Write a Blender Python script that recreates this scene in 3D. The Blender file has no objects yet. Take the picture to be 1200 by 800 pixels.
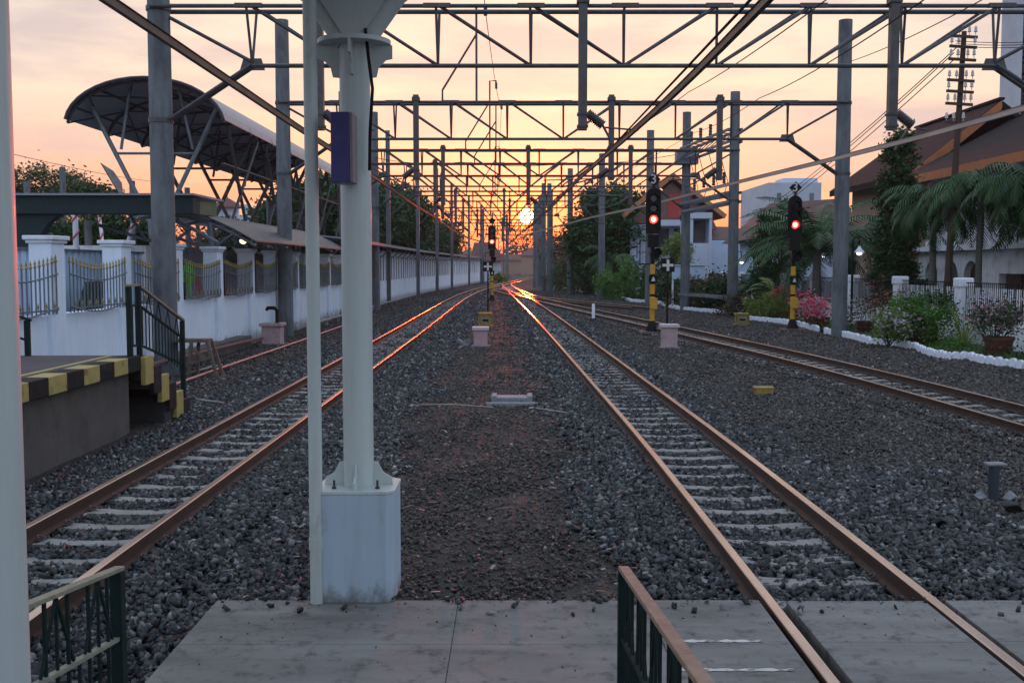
import bpy, math, random
import numpy as np
from mathutils import Vector, Matrix
R = math.radians
random.seed(7)
rng = np.random.default_rng(11)
sc = bpy.context.scene
col = sc.collection
H = 2.3            # eye height above the rail heads (z = 0)
GZ = -0.18         # general ground level
F = 1250.0; PITCH = R(4.03)

def at(px, py, Y):
    "photo pixel -> point at distance Y along the line"
    a = (px-600)/F; b = (400-py)/F
    dy = math.cos(PITCH)+b*math.sin(PITCH); dz = -math.sin(PITCH)+b*math.cos(PITCH)
    k = Y/dy
    return Vector((a*k, Y, H+dz*k))
def G(px, py, z=GZ):
    a = (px-600)/F; b = (400-py)/F
    dy = math.cos(PITCH)+b*math.sin(PITCH); dz = -math.sin(PITCH)+b*math.cos(PITCH)
    k = (z-H)/dz
    return Vector((a*k, dy*k, z))

# ------------------------------------------------------------------ materials
def new_mat(name):
    m = bpy.data.materials.new(name); m.use_nodes = True
    nt = m.node_tree; nt.nodes.clear()
    out = nt.nodes.new('ShaderNodeOutputMaterial')
    b = nt.nodes.new('ShaderNodeBsdfPrincipled')
    nt.links.new(b.outputs[0], out.inputs[0])
    return m, nt, b, out
def N(nt, t, **kw):
    n = nt.nodes.new(t)
    for k, v in kw.items():
        if k in n.inputs: n.inputs[k].default_value = v
        else: setattr(n, k, v)
    return n
def noise(nt, vec, scale, detail=4, rough=.6):
    n = N(nt, 'ShaderNodeTexNoise'); n.inputs['Scale'].default_value = scale
    n.inputs['Detail'].default_value = detail; n.inputs['Roughness'].default_value = rough
    nt.links.new(vec, n.inputs['Vector']); return n.outputs['Fac']
def ramp(nt, fac, stops):
    r = N(nt, 'ShaderNodeValToRGB'); cr = r.color_ramp
    while len(cr.elements) < len(stops): cr.elements.new(.5)
    for e, (p, c) in zip(cr.elements, stops):
        e.position = p; e.color = (c[0], c[1], c[2], 1) if not isinstance(c, (int, float)) else (c, c, c, 1)
    nt.links.new(fac, r.inputs[0]); return r.outputs[0]
def mixc(nt, f, a, b, mode='MIX'):
    m = N(nt, 'ShaderNodeMix', data_type='RGBA', blend_type=mode)
    for s, v in ((0, f), (6, a), (7, b)):
        if hasattr(v, 'is_linked') or hasattr(v, 'links'): nt.links.new(v, m.inputs[s])
        elif isinstance(v, (int, float)): m.inputs[s].default_value = v
        else: m.inputs[s].default_value = (*v, 1)
    return m.outputs[2]
def posn(nt, scale=(1, 1, 1)):
    g = N(nt, 'ShaderNodeNewGeometry')
    m = N(nt, 'ShaderNodeMapping'); m.inputs['Scale'].default_value = scale
    nt.links.new(g.outputs['Position'], m.inputs[0]); return m.outputs[0]
MATS = {}
def M(name, c, c2=None, rough=.6, metal=0, scale=4, stretch=(1, 1, 1), bump=.15, bscale=30, dirt=None, dscale=1.5, dlo=.5, dhi=.75, spec=.5, coat=0, streak=None, foot=None, sk=.5):
    m, nt, b, out = new_mat(name)
    v = posn(nt, stretch)
    c2 = c2 or tuple(x*.75 for x in c)
    f = ramp(nt, noise(nt, v, scale, 5), [(.35, 0.), (.65, 1.)])
    colr = mixc(nt, f, c, c2)
    if dirt:
        f2 = ramp(nt, noise(nt, v, dscale, 8, .7), [(dlo, 0.), (dhi, 1.)])
        colr = mixc(nt, f2, colr, dirt)
    if streak:
        v3 = posn(nt, (5, 5, .45)); f3 = ramp(nt, noise(nt, v3, 1.6, 7, .65), [(.50, 0.), (.74, sk)]); colr = mixc(nt, f3, colr, streak)
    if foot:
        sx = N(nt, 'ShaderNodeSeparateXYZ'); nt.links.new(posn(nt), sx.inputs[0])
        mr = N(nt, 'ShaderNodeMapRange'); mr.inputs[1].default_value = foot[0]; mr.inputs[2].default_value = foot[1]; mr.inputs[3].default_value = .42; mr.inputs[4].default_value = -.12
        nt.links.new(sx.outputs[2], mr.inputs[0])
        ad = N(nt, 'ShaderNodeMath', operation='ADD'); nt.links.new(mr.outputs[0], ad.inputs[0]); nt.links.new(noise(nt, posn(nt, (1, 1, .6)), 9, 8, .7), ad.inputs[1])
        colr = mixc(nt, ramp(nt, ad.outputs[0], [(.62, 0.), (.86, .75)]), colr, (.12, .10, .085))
    nt.links.new(colr, b.inputs['Base Color'])
    b.inputs['Metallic'].default_value = metal
    rr = N(nt, 'ShaderNodeMapRange'); rr.inputs[3].default_value = max(0, rough-.12); rr.inputs[4].default_value = min(1, rough+.12)
    nt.links.new(noise(nt, v, scale*3, 3), rr.inputs[0]); nt.links.new(rr.outputs[0], b.inputs['Roughness'])
    b.inputs['Specular IOR Level'].default_value = spec
    b.inputs['Coat Weight'].default_value = coat
    if bump:
        bp = N(nt, 'ShaderNodeBump'); bp.inputs['Strength'].default_value = bump; bp.inputs['Distance'].default_value = .02
        nt.links.new(noise(nt, v, bscale, 5), bp.inputs['Height']); nt.links.new(bp.outputs[0], b.inputs['Normal'])
    MATS[name] = m
    return m
def emis(name, c, s):
    m, nt, b, out = new_mat(name)
    b.inputs['Base Color'].default_value = (*[min(1, x) for x in c], 1)
    b.inputs['Emission Color'].default_value = (*c, 1); b.inputs['Emission Strength'].default_value = s
    return m
def leafmat(name, c1, c2, c3=None, trans=.14, rough=.55):
    m, nt, b, out = new_mat(name)
    a = N(nt, 'ShaderNodeAttribute', attribute_name='tone')
    st = [(0, c1), (.6, c2), (1, c3 or c2)]
    cc = ramp(nt, a.outputs['Fac'], st)
    nt.links.new(cc, b.inputs['Base Color']); b.inputs['Roughness'].default_value = rough
    b.inputs['Specular IOR Level'].default_value = .3
    t = N(nt, 'ShaderNodeBsdfTranslucent'); nt.links.new(cc, t.inputs[0])
    mx = N(nt, 'ShaderNodeMixShader'); mx.inputs[0].default_value = trans
    nt.links.new(b.outputs[0], mx.inputs[1]); nt.links.new(t.outputs[0], mx.inputs[2]); nt.links.new(mx.outputs[0], out.inputs[0])
    return m

concrete_pole = M('pole_concrete', (.155, .175, .19), (.10, .117, .13), .8, scale=3, stretch=(1, 1, .35), bump=.25, bscale=25, dirt=(.06, .065, .07), dscale=2.6, dlo=.50, dhi=.70, streak=(.055, .055, .055), sk=.7)
steel = M('galvanised_steel', (.085, .088, .095), (.058, .06, .065), .5, .4, scale=5, bump=.08, dirt=(.075, .052, .038), dscale=3, dlo=.5, dhi=.75)
steel_dk = M('weathered_steel', (.085, .08, .08), (.05, .047, .046), .6, .3, scale=6, dirt=(.09, .05, .03), dscale=4, dlo=.55, dhi=.8)
post_steel = M('painted_post', (.17, .2, .235), (.12, .145, .17), .55, .2, scale=5, dirt=(.08, .07, .06))
black = M('black_metal', (.007, .007, .008), (.012, .012, .013), .7, 0, scale=8, bump=.05, spec=.2)
yellow = M('yellow_paint', (.62, .34, .02), (.5, .26, .02), .5, scale=6, dirt=(.12, .08, .04), dscale=5, dlo=.6, dhi=.8)
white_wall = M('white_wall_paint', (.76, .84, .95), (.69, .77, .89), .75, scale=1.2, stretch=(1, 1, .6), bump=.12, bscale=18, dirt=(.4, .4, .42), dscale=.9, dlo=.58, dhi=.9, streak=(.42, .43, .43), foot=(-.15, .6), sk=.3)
white_trim = M('white_trim_paint', (.74, .78, .84), (.66, .7, .76), .65, scale=3, bump=.1, dirt=(.4, .41, .42), dscale=3, dlo=.6, dhi=.9)
cream = M('cream_column_paint', (.50, .565, .55), (.45, .51, .50), .5, scale=1.5, stretch=(1, 1, .4), bump=.03, dirt=(.25, .25, .22), dscale=7, dlo=.62, dhi=.9, coat=.12, streak=(.27, .24, .19), sk=.32)
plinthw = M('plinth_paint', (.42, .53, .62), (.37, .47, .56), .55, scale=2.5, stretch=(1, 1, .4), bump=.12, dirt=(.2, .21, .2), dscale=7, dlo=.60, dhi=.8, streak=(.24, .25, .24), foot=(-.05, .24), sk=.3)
green_rail = M('green_rail_paint', (.008, .022, .020), (.006, .016, .015), .75, 0, spec=.2, scale=10, bump=.05, dirt=(.05, .035, .02), dscale=9, dlo=.66, dhi=.8)
tan_rail = M('worn_handrail', (.33, .26, .20), (.27, .205, .155), .8, spec=.15, scale=8, bump=.05, dirt=(.2, .13, .09), dscale=14)
pale_rail = M('worn_green_handrail', (.25, .27, .2), (.2, .23, .17), .5, scale=8, dirt=(.12, .12, .08), dscale=14)
teal = M('teal_fascia', (.006, .026, .03), (.005, .02, .023), .75, scale=3, bump=.05)
olive = M('olive_panel', (.13, .15, .08), (.1, .12, .065), .6)
rooftop = M('grey_sheet_roof', (.075, .08, .09), (.055, .06, .068), .5, .3, scale=2, stretch=(1, .4, 1), bump=.1, dirt=(.06, .06, .06), dscale=1.2)
silver = M('silver_sheet_roof', (.24, .27, .32), (.23, .26, .3), .5, .3, scale=2, bump=.08)
dark_under = M('dark_roof_underside', (.035, .036, .045), (.022, .023, .03), .6, .1, scale=2)
concrete_wall = M('platform_concrete', (.115, .10, .09), (.085, .075, .068), .9, scale=1.5, bump=.35, bscale=12, dirt=(.05, .045, .04), dscale=1.8)
asphalt = M('platform_asphalt', (.055, .055, .06), (.042, .042, .046), .85, scale=8, bump=.3, bscale=80, dirt=(.085, .075, .07), dscale=1.3)
blk_paint = M('black_kerb_paint', (.014, .014, .015), (.022, .022, .024), .8, spec=.2, scale=7, bump=.15, dirt=(.07, .065, .058), dscale=6, dlo=.58, dhi=.72)
yel_paint = M('yellow_kerb_paint', (.40, .32, .10), (.33, .26, .085), .7, scale=7, bump=.15, dirt=(.09, .08, .06), dscale=6, dlo=.56, dhi=.68)
pink = M('pink_cabinet_paint', (.46, .33, .34), (.4, .28, .29), .7, scale=4, bump=.15, dirt=(.25, .19, .18), dscale=5)
pink_top = M('pale_cabinet_lid', (.55, .48, .50), (.48, .42, .44), .7, scale=4, bump=.1)
rustred = M('red_oxide_concrete', (.22, .09, .08), (.16, .07, .06), .8, scale=4)
brick_pot = M('terracotta_pot_clay', (.12, .04, .025), (.08, .027, .018), .8, scale=9, bump=.3, dirt=(.04, .03, .02))
tile_roof = M('brown_tile_roof', (.022, .016, .016), (.012, .0095, .010), .85, scale=2.5, stretch=(1, .5, 1), bump=.6, bscale=9, dirt=(.09, .07, .065), dscale=3.2, dlo=.64, dhi=.78, spec=.15)
red_roof = M('red_clay_roof', (.13, .07, .06), (.09, .05, .042), .8, scale=2, bump=.4, bscale=6)
orange = M('orange_fascia_paint', (.40, .13, .04), (.32, .10, .032), .55, scale=3, bump=.05)
house_wall = M('grey_white_house_wall', (.80, .82, .86), (.70, .72, .76), .8, scale=.9, bump=.1, dirt=(.3, .3, .3), dscale=1.1, streak=(.3, .3, .29), sk=.5)
blue_wall = M('pale_blue_wall', (.52, .66, .82), (.46, .6, .76), .75, scale=1.2, bump=.08)
glassdk = M('dark_window_glass', (.015, .018, .022), (.02, .022, .026), .12, bump=0, spec=.6)
redpanel = M('red_panel', (.45, .05, .04), (.36, .04, .035), .6)
woodm = M('old_wood', (.16, .13, .10), (.09, .07, .055), .85, scale=8, stretch=(1, 1, 5), bump=.4)
polewood = M('brown_pole_wood', (.075, .04, .028), (.05, .028, .02), .85, scale=6, stretch=(3, 3, .3), bump=.3)
barkm = M('bark', (.075, .06, .045), (.05, .04, .03), .9, scale=7, stretch=(2, 2, .5), bump=.6, bscale=15)
palmtrunk = M('palm_bark', (.16, .15, .13), (.1, .095, .085), .9, scale=5, stretch=(.4, .4, 5), bump=.4)
kerbwhite = M('white_kerb_paint', (.78, .82, .9), (.7, .75, .84), .7, scale=8, bump=.3, dirt=(.25, .25, .24), dscale=6, dlo=.62, dhi=.8)
pvc = M('grey_pipe', (.3, .3, .3), (.22, .22, .22), .6, dirt=(.1, .08, .07), dscale=4)
bluebox = M('navy_sign_face', (.016, .012, .15), (.012, .01, .12), .3, scale=3, bump=0)
signside = M('sign_side', (.20, .16, .18), (.16, .13, .15), .45, bump=0)
alum = M('conductor_bar_metal', (.075, .05, .042), (.05, .034, .03), .5, .5, scale=4, stretch=(1, .2, 1), bump=.03)
alum_pale = M('pale_conductor_metal', (.42, .36, .33), (.33, .28, .26), .45, .25, scale=4, stretch=(1, .2, 1), bump=.03)
wirem = M('dark_wire', (.02, .02, .022), None, .85, 0, bump=0, spec=.1)
lattice_m = M('dark_lattice', (.05, .05, .055), (.03, .03, .034), .8)
ceram = M('insulator_glaze', (.07, .065, .07), (.05, .045, .05), .25, bump=0)
whiteglaze = M('white_insulator_glaze', (.55, .55, .55), (.45, .45, .45), .3, bump=0)
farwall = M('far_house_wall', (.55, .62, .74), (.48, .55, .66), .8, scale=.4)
tower_w = M('tower_white', (.5, .53, .58), (.42, .45, .5), .8, scale=.8)
lime = M('lime_fabric', (.25, .62, .05), (.18, .5, .04), .7, scale=10)
redf = M('red_fabric', (.5, .06, .035), (.4, .05, .03), .7)
darkgreen = M('dark_green_cloth', (.012, .03, .028), None, .8)
mustard = M('gilt_spear_paint', (.32, .24, .06), (.25, .18, .05), .4, .4, bump=0)
yb = M('weathered_yellow_box', (.34, .24, .05), (.26, .18, .04), .6, scale=9, dirt=(.08, .06, .04), dscale=7)
concrete_grey = M('light_concrete', (.26, .27, .29), (.19, .2, .22), .85, scale=5, bump=.4, bscale=30, dirt=(.1, .09, .08), dscale=3)
soil = M('garden_soil', (.05, .042, .03), (.03, .028, .02), .95, scale=3, bump=.8, bscale=20, dirt=(.035, .05, .02), dscale=2)
red_lamp = emis('red_lamp', (1, .025, .015), 5)
red_core = emis('red_lamp_core', (1, .2, .15), 7)
white_lamp = emis('white_lamp_glow', (.85, .93, 1), 2.6)
warm_lamp = emis('warm_lamp_glow', (1, .62, .3), 2.2)

def sleeper_mat():
    return M('sleeper_concrete', (.29, .28, .265), (.2, .19, .18), .85, scale=9, bump=.4, bscale=40, dirt=(.13, .11, .10), dscale=5, dlo=.52, dhi=.72)
sleeperm = sleeper_mat()

def rail_mat():
    m, nt, b, out = new_mat('rail_steel')
    g = N(nt, 'ShaderNodeNewGeometry'); sx = N(nt, 'ShaderNodeSeparateXYZ'); nt.links.new(g.outputs['Position'], sx.inputs[0])
    top = N(nt, 'ShaderNodeMath', operation='GREATER_THAN'); top.inputs[1].default_value = -.009; nt.links.new(sx.outputs[2], top.inputs[0])
    v = posn(nt, (1, .25, 1))
    rust = mixc(nt, ramp(nt, noise(nt, v, 14, 6), [(.35, 0.), (.65, 1.)]), (.075, .034, .022), (.042, .023, .017))
    shin = mixc(nt, ramp(nt, noise(nt, v, 5, 4), [(.35, 0.), (.7, 1.)]), (.50, .44, .42), (.38, .31, .28))
    nt.links.new(mixc(nt, top.outputs[0], rust, shin), b.inputs['Base Color'])
    nt.links.new(top.outputs[0], b.inputs['Metallic'])
    rr = N(nt, 'ShaderNodeMapRange'); rr.inputs[3].default_value = .75; rr.inputs[4].default_value = .24
    nt.links.new(top.outputs[0], rr.inputs[0]); nt.links.new(rr.outputs[0], b.inputs['Roughness'])
    return m
railm = rail_mat()

def stone_mat(name, st):
    m, nt, b, out = new_mat(name)
    a = N(nt, 'ShaderNodeAttribute', attribute_name='tone')
    c = ramp(nt, a.outputs['Fac'], st)
    c = mixc(nt, .5, c, mixc(nt, ramp(nt, noise(nt, posn(nt), 60, 3), [(.3, 0.), (.7, 1.)]), (.7, .7, .7), (1.25, 1.25, 1.25)), 'MULTIPLY')
    nt.links.new(c, b.inputs['Base Color']); b.inputs['Roughness'].default_value = .62
    b.inputs['Specular IOR Level'].default_value = .45
    return m
ballast_m = stone_mat('ballast_stone', [(0, (.006, .008, .009)), (.3, (.016, .019, .021)), (.6, (.062, .069, .073)), (1, (.32, .33, .33))])
dirt_stone = stone_mat('brown_ballast_stone', [(0, (.012, .011, .010)), (.3, (.042, .038, .034)), (.7, (.105, .095, .085)), (1, (.32, .29, .26))])

def ground_mat():
    m, nt, b, out = new_mat('ground_gravel')
    v = posn(nt)
    big = noise(nt, v, .35, 5); fine = noise(nt, v, 22, 6, .75)
    vo = N(nt, 'ShaderNodeTexVoronoi'); vo.inputs['Scale'].default_value = 16; nt.links.new(v, vo.inputs[0])
    base = mixc(nt, ramp(nt, big, [(.4, 0.), (.62, 1.)]), (.088, .080, .071), (.12, .104, .09))
    cell = ramp(nt, vo.outputs['Color'], [(0, (.35, .35, .36)), (.7, (.9, .9, .9)), (1, (2.0, 2.0, 2.0))])
    c = mixc(nt, .8, base, cell, 'MULTIPLY')
    c = mixc(nt, ramp(nt, fine, [(.35, 0.), (.7, .8)]), c, (.03, .026, .024))
    nt.links.new(c, b.inputs['Base Color']); b.inputs['Roughness'].default_value = .9
    b.inputs['Specular IOR Level'].default_value = .2
    bp = N(nt, 'ShaderNodeBump'); bp.inputs['Strength'].default_value = 1; bp.inputs['Distance'].default_value = .04
    add = N(nt, 'ShaderNodeMath', operation='ADD'); nt.links.new(fine, add.inputs[0]); nt.links.new(vo.outputs['Distance'], add.inputs[1])
    nt.links.new(add.outputs[0], bp.inputs['Height']); nt.links.new(bp.outputs[0], b.inputs['Normal'])
    return m
groundm = ground_mat()
def slab_mat():
    m, nt, b, out = new_mat('crossing_slab_concrete')
    v = posn(nt); v2 = posn(nt, (.35, 1.4, 1))
    c = mixc(nt, ramp(nt, noise(nt, v2, 2.2, 8, .7), [(.35, 0.), (.7, 1.)]), (.235, .232, .218), (.165, .162, .152))
    c = mixc(nt, ramp(nt, noise(nt, v, 6, 8, .75), [(.52, 0.), (.66, .75)]), c, (.075, .072, .07))
    vd = N(nt, 'ShaderNodeTexVoronoi', feature='DISTANCE_TO_EDGE'); vd.inputs['Scale'].default_value = .7; nt.links.new(N(nt, 'ShaderNodeVectorMath', operation='ADD').outputs[0], vd.inputs['Vector'])
    wa = nt.nodes[-1]; nw = N(nt, 'ShaderNodeTexNoise'); nw.inputs['Scale'].default_value = 4; nt.links.new(v, nw.inputs['Vector']); va = vd.inputs['Vector'].links[0].from_node
    nt.links.new(v, va.inputs[0]); sc2 = N(nt, 'ShaderNodeVectorMath', operation='SCALE'); sc2.inputs['Scale'].default_value = .35; nt.links.new(nw.outputs['Color'], sc2.inputs[0]); nt.links.new(sc2.outputs[0], va.inputs[1])
    crk = ramp(nt, vd.outputs['Distance'], [(0.0, .3), (.0045, 0.)]); c = mixc(nt, crk, c, (.04, .04, .04))
    c = mixc(nt, ramp(nt, noise(nt, posn(nt, (.6, 2.2, 1)), .9, 6, .6), [(.5, 0.), (.7, .55)]), c, (.085, .08, .074))
    c = mixc(nt, ramp(nt, noise(nt, v, 38, 3, .5), [(.70, 0.), (.76, .8)]), c, (.32, .3, .28))
    nt.links.new(c, b.inputs['Base Color'])
    rr = ramp(nt, noise(nt, v, 3, 6), [(.3, .7), (.7, .95)]); nt.links.new(rr, b.inputs['Roughness']); b.inputs['Specular IOR Level'].default_value = .1
    bp = N(nt, 'ShaderNodeBump'); bp.inputs['Strength'].default_value = .35; bp.inputs['Distance'].default_value = .01
    nt.links.new(noise(nt, v, 25, 8, .7), bp.inputs['Height']); nt.links.new(bp.outputs[0], b.inputs['Normal'])
    return m
slabm = slab_mat()

L_tree = leafmat('tree_leaf', (.016, .042, .012), (.032, .08, .02), (.065, .12, .03))
L_dark = leafmat('dark_tree_leaf', (.010, .04, .013), (.026, .09, .026), (.06, .15, .045))
L_palm = leafmat('palm_leaf', (.014, .05, .014), (.036, .10, .024), (.10, .19, .045), rough=.4)
L_bright = leafmat('bright_leaf', (.04, .12, .02), (.085, .20, .035), (.18, .30, .07), .3)
L_yel = leafmat('yellow_green_leaf', (.10, .16, .03), (.19, .25, .055), (.36, .38, .12), .3)
L_pink = leafmat('pink_flower', (.30, .14, .20), (.5, .26, .33), (.65, .42, .48), .3)
L_red = leafmat('red_flower', (.5, .04, .08), (.75, .11, .17), (.8, .3, .36), .3)
L_white = leafmat('white_flower', (.35, .36, .38), (.5, .5, .55), (.68, .68, .7), .3)
L_rust = leafmat('russet_leaf', (.06, .045, .025), (.085, .075, .04), (.12, .12, .05), .2)

# ------------------------------------------------------------------ mesh helpers
def wloc(o):
    v = Vector((0, 0, 0))
    while o is not None: v += o.location; o = o.parent
    return v
class MB:
    def __init__(s): s.v = []; s.f = []
    def add(s, vs, fs):
        n = len(s.v); s.v += [tuple(x) for x in vs]; s.f += [tuple(i+n for i in f) for f in fs]; return s
    def hexa(s, p):   # p: 4 bottom (ccw), 4 top
        return s.add(p, [(3, 2, 1, 0), (4, 5, 6, 7), (0, 1, 5, 4), (1, 2, 6, 5), (2, 3, 7, 6), (3, 0, 4, 7)])
    def box(s, x0, y0, z0, x1, y1, z1):
        if x0 > x1: x0, x1 = x1, x0
        if y0 > y1: y0, y1 = y1, y0
        return s.hexa([(x0, y0, z0), (x1, y0, z0), (x1, y1, z0), (x0, y1, z0), (x0, y0, z1), (x1, y0, z1), (x1, y1, z1), (x0, y1, z1)])
    def cbox(s, cx, cy, z0, sx, sy, sz): return s.box(cx-sx/2, cy-sy/2, z0, cx+sx/2, cy+sy/2, z0+sz)
    def bar(s, p, q, w, h=None, up=(0, 0, 1)):
        h = h or w; p = Vector(p); q = Vector(q); d = (q-p).normalized(); u = Vector(up)
        if abs(d.dot(u)) > .98: u = Vector((0, 1, 0))
        a = d.cross(u).normalized(); c = a.cross(d).normalized(); a *= w/2; c *= h/2
        return s.hexa([p-a-c, p+a-c, q+a-c, q-a-c, p-a+c, p+a+c, q+a+c, q-a+c])
    def tube(s, pts, r, n=8, cap=True):
        pts = [Vector(p) for p in pts]; rs = r if isinstance(r, (list, tuple)) else [r]*len(pts)
        base = len(s.v); prev = None
        for i, p in enumerate(pts):
            d = (pts[min(i+1, len(pts)-1)]-pts[max(i-1, 0)]).normalized()
            if prev is None:
                u = Vector((0, 0, 1)) if abs(d.z) < .9 else Vector((1, 0, 0))
                a = d.cross(u).normalized()
            else:
                a = (prev-d*prev.dot(d)).normalized()
            prev = a; b = d.cross(a)
            for k in range(n):
                t = 2*math.pi*k/n; s.v.append(tuple(p+(a*math.cos(t)+b*math.sin(t))*rs[i]))
        for i in range(len(pts)-1):
            for k in range(n):
                k2 = (k+1) % n
                s.f.append((base+i*n+k, base+i*n+k2, base+(i+1)*n+k2, base+(i+1)*n+k))
        if cap:
            s.f.append(tuple(base+k for k in range(n))[::-1]); s.f.append(tuple(base+(len(pts)-1)*n+k for k in range(n)))
        return s
    def lathe(s, c, prof, n=16):
        return s.tube([(c[0], c[1], c[2]+z) for r, z in prof], [max(r, .0005) for r, z in prof], n) if False else s._lathe(c, prof, n)
    def _lathe(s, c, prof, n):
        base = len(s.v)
        for r, z in prof:
            for k in range(n):
                t = 2*math.pi*k/n; s.v.append((c[0]+r*math.cos(t), c[1]+r*math.sin(t), c[2]+z))
        m = len(prof)
        for i in range(m-1):
            for k in range(n):
                k2 = (k+1) % n; s.f.append((base+i*n+k, base+i*n+k2, base+(i+1)*n+k2, base+(i+1)*n+k))
        s.f.append(tuple(base+k for k in range(n))[::-1]); s.f.append(tuple(base+(m-1)*n+k for k in range(n)))
        return s
    def prism(s, poly, d):     # poly: planar 3-D polygon, d: extrusion vector
        n = len(poly); P = [Vector(p) for p in poly]; D = Vector(d)
        return s.add(P+[p+D for p in P], [tuple(range(n))[::-1], tuple(range(n, 2*n))]+[(i, (i+1) % n, (i+1) % n+n, i+n) for i in range(n)])
    def build(s, name, mat, parent=None, smooth=False, bevel=0, label=None, kind=None):
        me = bpy.data.meshes.new(name)
        off = wloc(parent) if parent else Vector((0, 0, 0))
        me.from_pydata([(x-off.x, y-off.y, z-off.z) for x, y, z in s.v], [], s.f)
        me.materials.append(mat)
        o = bpy.data.objects.new(name, me); col.objects.link(o); o.parent = parent
        if smooth:
            me.polygons.foreach_set('use_smooth', [True]*len(me.polygons))
            try: me.set_sharp_from_angle(angle=R(40))
            except Exception: pass
        if bevel:
            b = o.modifiers.new('bevel', 'BEVEL'); b.width = bevel; b.segments = 2; b.limit_method = 'ANGLE'
        if label: o['label'] = label
        if kind: o['kind'] = kind
        return o
def quads(name, V, mat, parent=None, tone=None, nper=4):
    "numpy array (n, nper, 3) -> mesh of separate faces"
    n = V.shape[0]; me = bpy.data.meshes.new(name)
    off = wloc(parent) if parent else Vector((0, 0, 0))
    W = (V.reshape(-1, 3)-np.array(off)).astype(np.float32)
    me.vertices.add(n*nper); me.vertices.foreach_set('co', W.ravel())
    me.loops.add(n*nper); me.loops.foreach_set('vertex_index', np.arange(n*nper, dtype=np.int32))
    me.polygons.add(n); me.polygons.foreach_set('loop_start', np.arange(0, n*nper, nper, dtype=np.int32))
    me.update(calc_edges=True)
    if tone is not None:
        a = me.attributes.new('tone', 'FLOAT', 'FACE'); a.data.foreach_set('value', tone.astype(np.float32))
    me.materials.append(mat)
    o = bpy.data.objects.new(name, me); col.objects.link(o); o.parent = parent
    return o
def empty(name, loc=(0, 0, 0)):
    o = bpy.data.objects.new(name, None); col.objects.link(o); o.location = loc; o.empty_display_size = .3; return o
def tag(o, label, cat, group=None, kind=None):
    if label: o['label'] = label
    if cat: o['category'] = cat
    if group: o['group'] = group
    if kind: o['kind'] = kind
    return o
def thing(name, loc, label, cat, group=None): return tag(empty(name, loc), label, cat, group)
def struct(o): o['kind'] = 'structure'; return o
def copy_tree(o, parent=None):
    c = o.copy(); col.objects.link(c); c.parent = parent
    for ch in list(o.children): copy_tree(ch, c)
    return c
def spline(pts, step=1.0):
    "pts: (Y, X) monotone in Y -> dense list by smooth interpolation"
    ys = np.array([p[0] for p in pts], float); xs = np.array([p[1] for p in pts], float)
    m = np.zeros(len(ys)); d = np.diff(xs)/np.diff(ys)
    m[0] = d[0]; m[-1] = d[-1]
    m[1:-1] = (d[:-1]+d[1:])/2
    def f(y):
        i = int(np.clip(np.searchsorted(ys, y)-1, 0, len(ys)-2)); h = ys[i+1]-ys[i]; t = (y-ys[i])/h
        return ((2*t**3-3*t**2+1)*xs[i]+(t**3-2*t**2+t)*h*m[i]+(-2*t**3+3*t**2)*xs[i+1]+(t**3-t**2)*h*m[i+1])
    return f

# ------------------------------------------------------------------ sky, sun, camera
w = bpy.data.worlds.new('World'); sc.world = w; w.use_nodes = True
nt = w.node_tree; nt.nodes.clear()
SUN_EL = math.atan(58/1250.)+0.0; SUN_AZ = math.atan(17/1250.)   # azimuth to the right of +Y
sd = Vector((math.sin(SUN_AZ)*math.cos(SUN_EL), math.cos(SUN_AZ)*math.cos(SUN_EL), math.sin(SUN_EL)))
tc = N(nt, 'ShaderNodeTexCoord'); dirv = tc.outputs['Generated']
sep = N(nt, 'ShaderNodeSeparateXYZ'); nt.links.new(dirv, sep.inputs[0])
dot = N(nt, 'ShaderNodeVectorMath', operation='DOT_PRODUCT'); nt.links.new(dirv, dot.inputs[0]); dot.inputs[1].default_value = sd
front = ramp(nt, sep.outputs[2], [(0, (.66, .18, .08)), (.03, (.80, .22, .10)), (.08, (.80, .40, .26)), (.15, (.77, .57, .43)), (.24, (.72, .60, .50)), (.5, (.64, .68, .73)), (1, (.50, .66, .88))])
back = ramp(nt, sep.outputs[2], [(0, (.38, .42, .50)), (.12, (.54, .62, .74)), (.3, (.56, .70, .92)), (.6, (.56, .75, 1.0)), (1, (.52, .72, 1.0))])
fz = N(nt, 'ShaderNodeMapRange', interpolation_type='SMOOTHSTEP'); fz.inputs[1].default_value = .45; fz.inputs[2].default_value = 1.0
nt.links.new(dot.outputs['Value'], fz.inputs[0])
c = mixc(nt, fz.outputs[0], back, front)
# thin streaky clouds
mp = N(nt, 'ShaderNodeMapping'); mp.inputs['Scale'].default_value = (2.2, 2.2, 11); nt.links.new(dirv, mp.inputs[0])
cl = ramp(nt, noise(nt, mp.outputs[0], 2.2, 7, .58), [(.44, 0.), (.62, 1.)])
zf = ramp(nt, sep.outputs[2], [(.03, 0.), (.12, 1.)])
ml = N(nt, 'ShaderNodeMath', operation='MULTIPLY'); nt.links.new(cl, ml.inputs[0]); nt.links.new(zf, ml.inputs[1])
ml2 = N(nt, 'ShaderNodeMath', operation='MULTIPLY'); nt.links.new(ml.outputs[0], ml2.inputs[0]); ml2.inputs[1].default_value = .75
c = mixc(nt, ml2.outputs[0], c, (.48, .39, .40))
mp2 = N(nt, 'ShaderNodeMapping'); mp2.inputs['Scale'].default_value = (1.6, 1.6, 16); mp2.inputs['Location'].default_value = (4, 2, 1); nt.links.new(dirv, mp2.inputs[0])
cl2 = ramp(nt, noise(nt, mp2.outputs[0], 2.6, 6, .55), [(.56, 0.), (.72, .4)])
c = mixc(nt, cl2, c, (.85, .66, .46))
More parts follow.
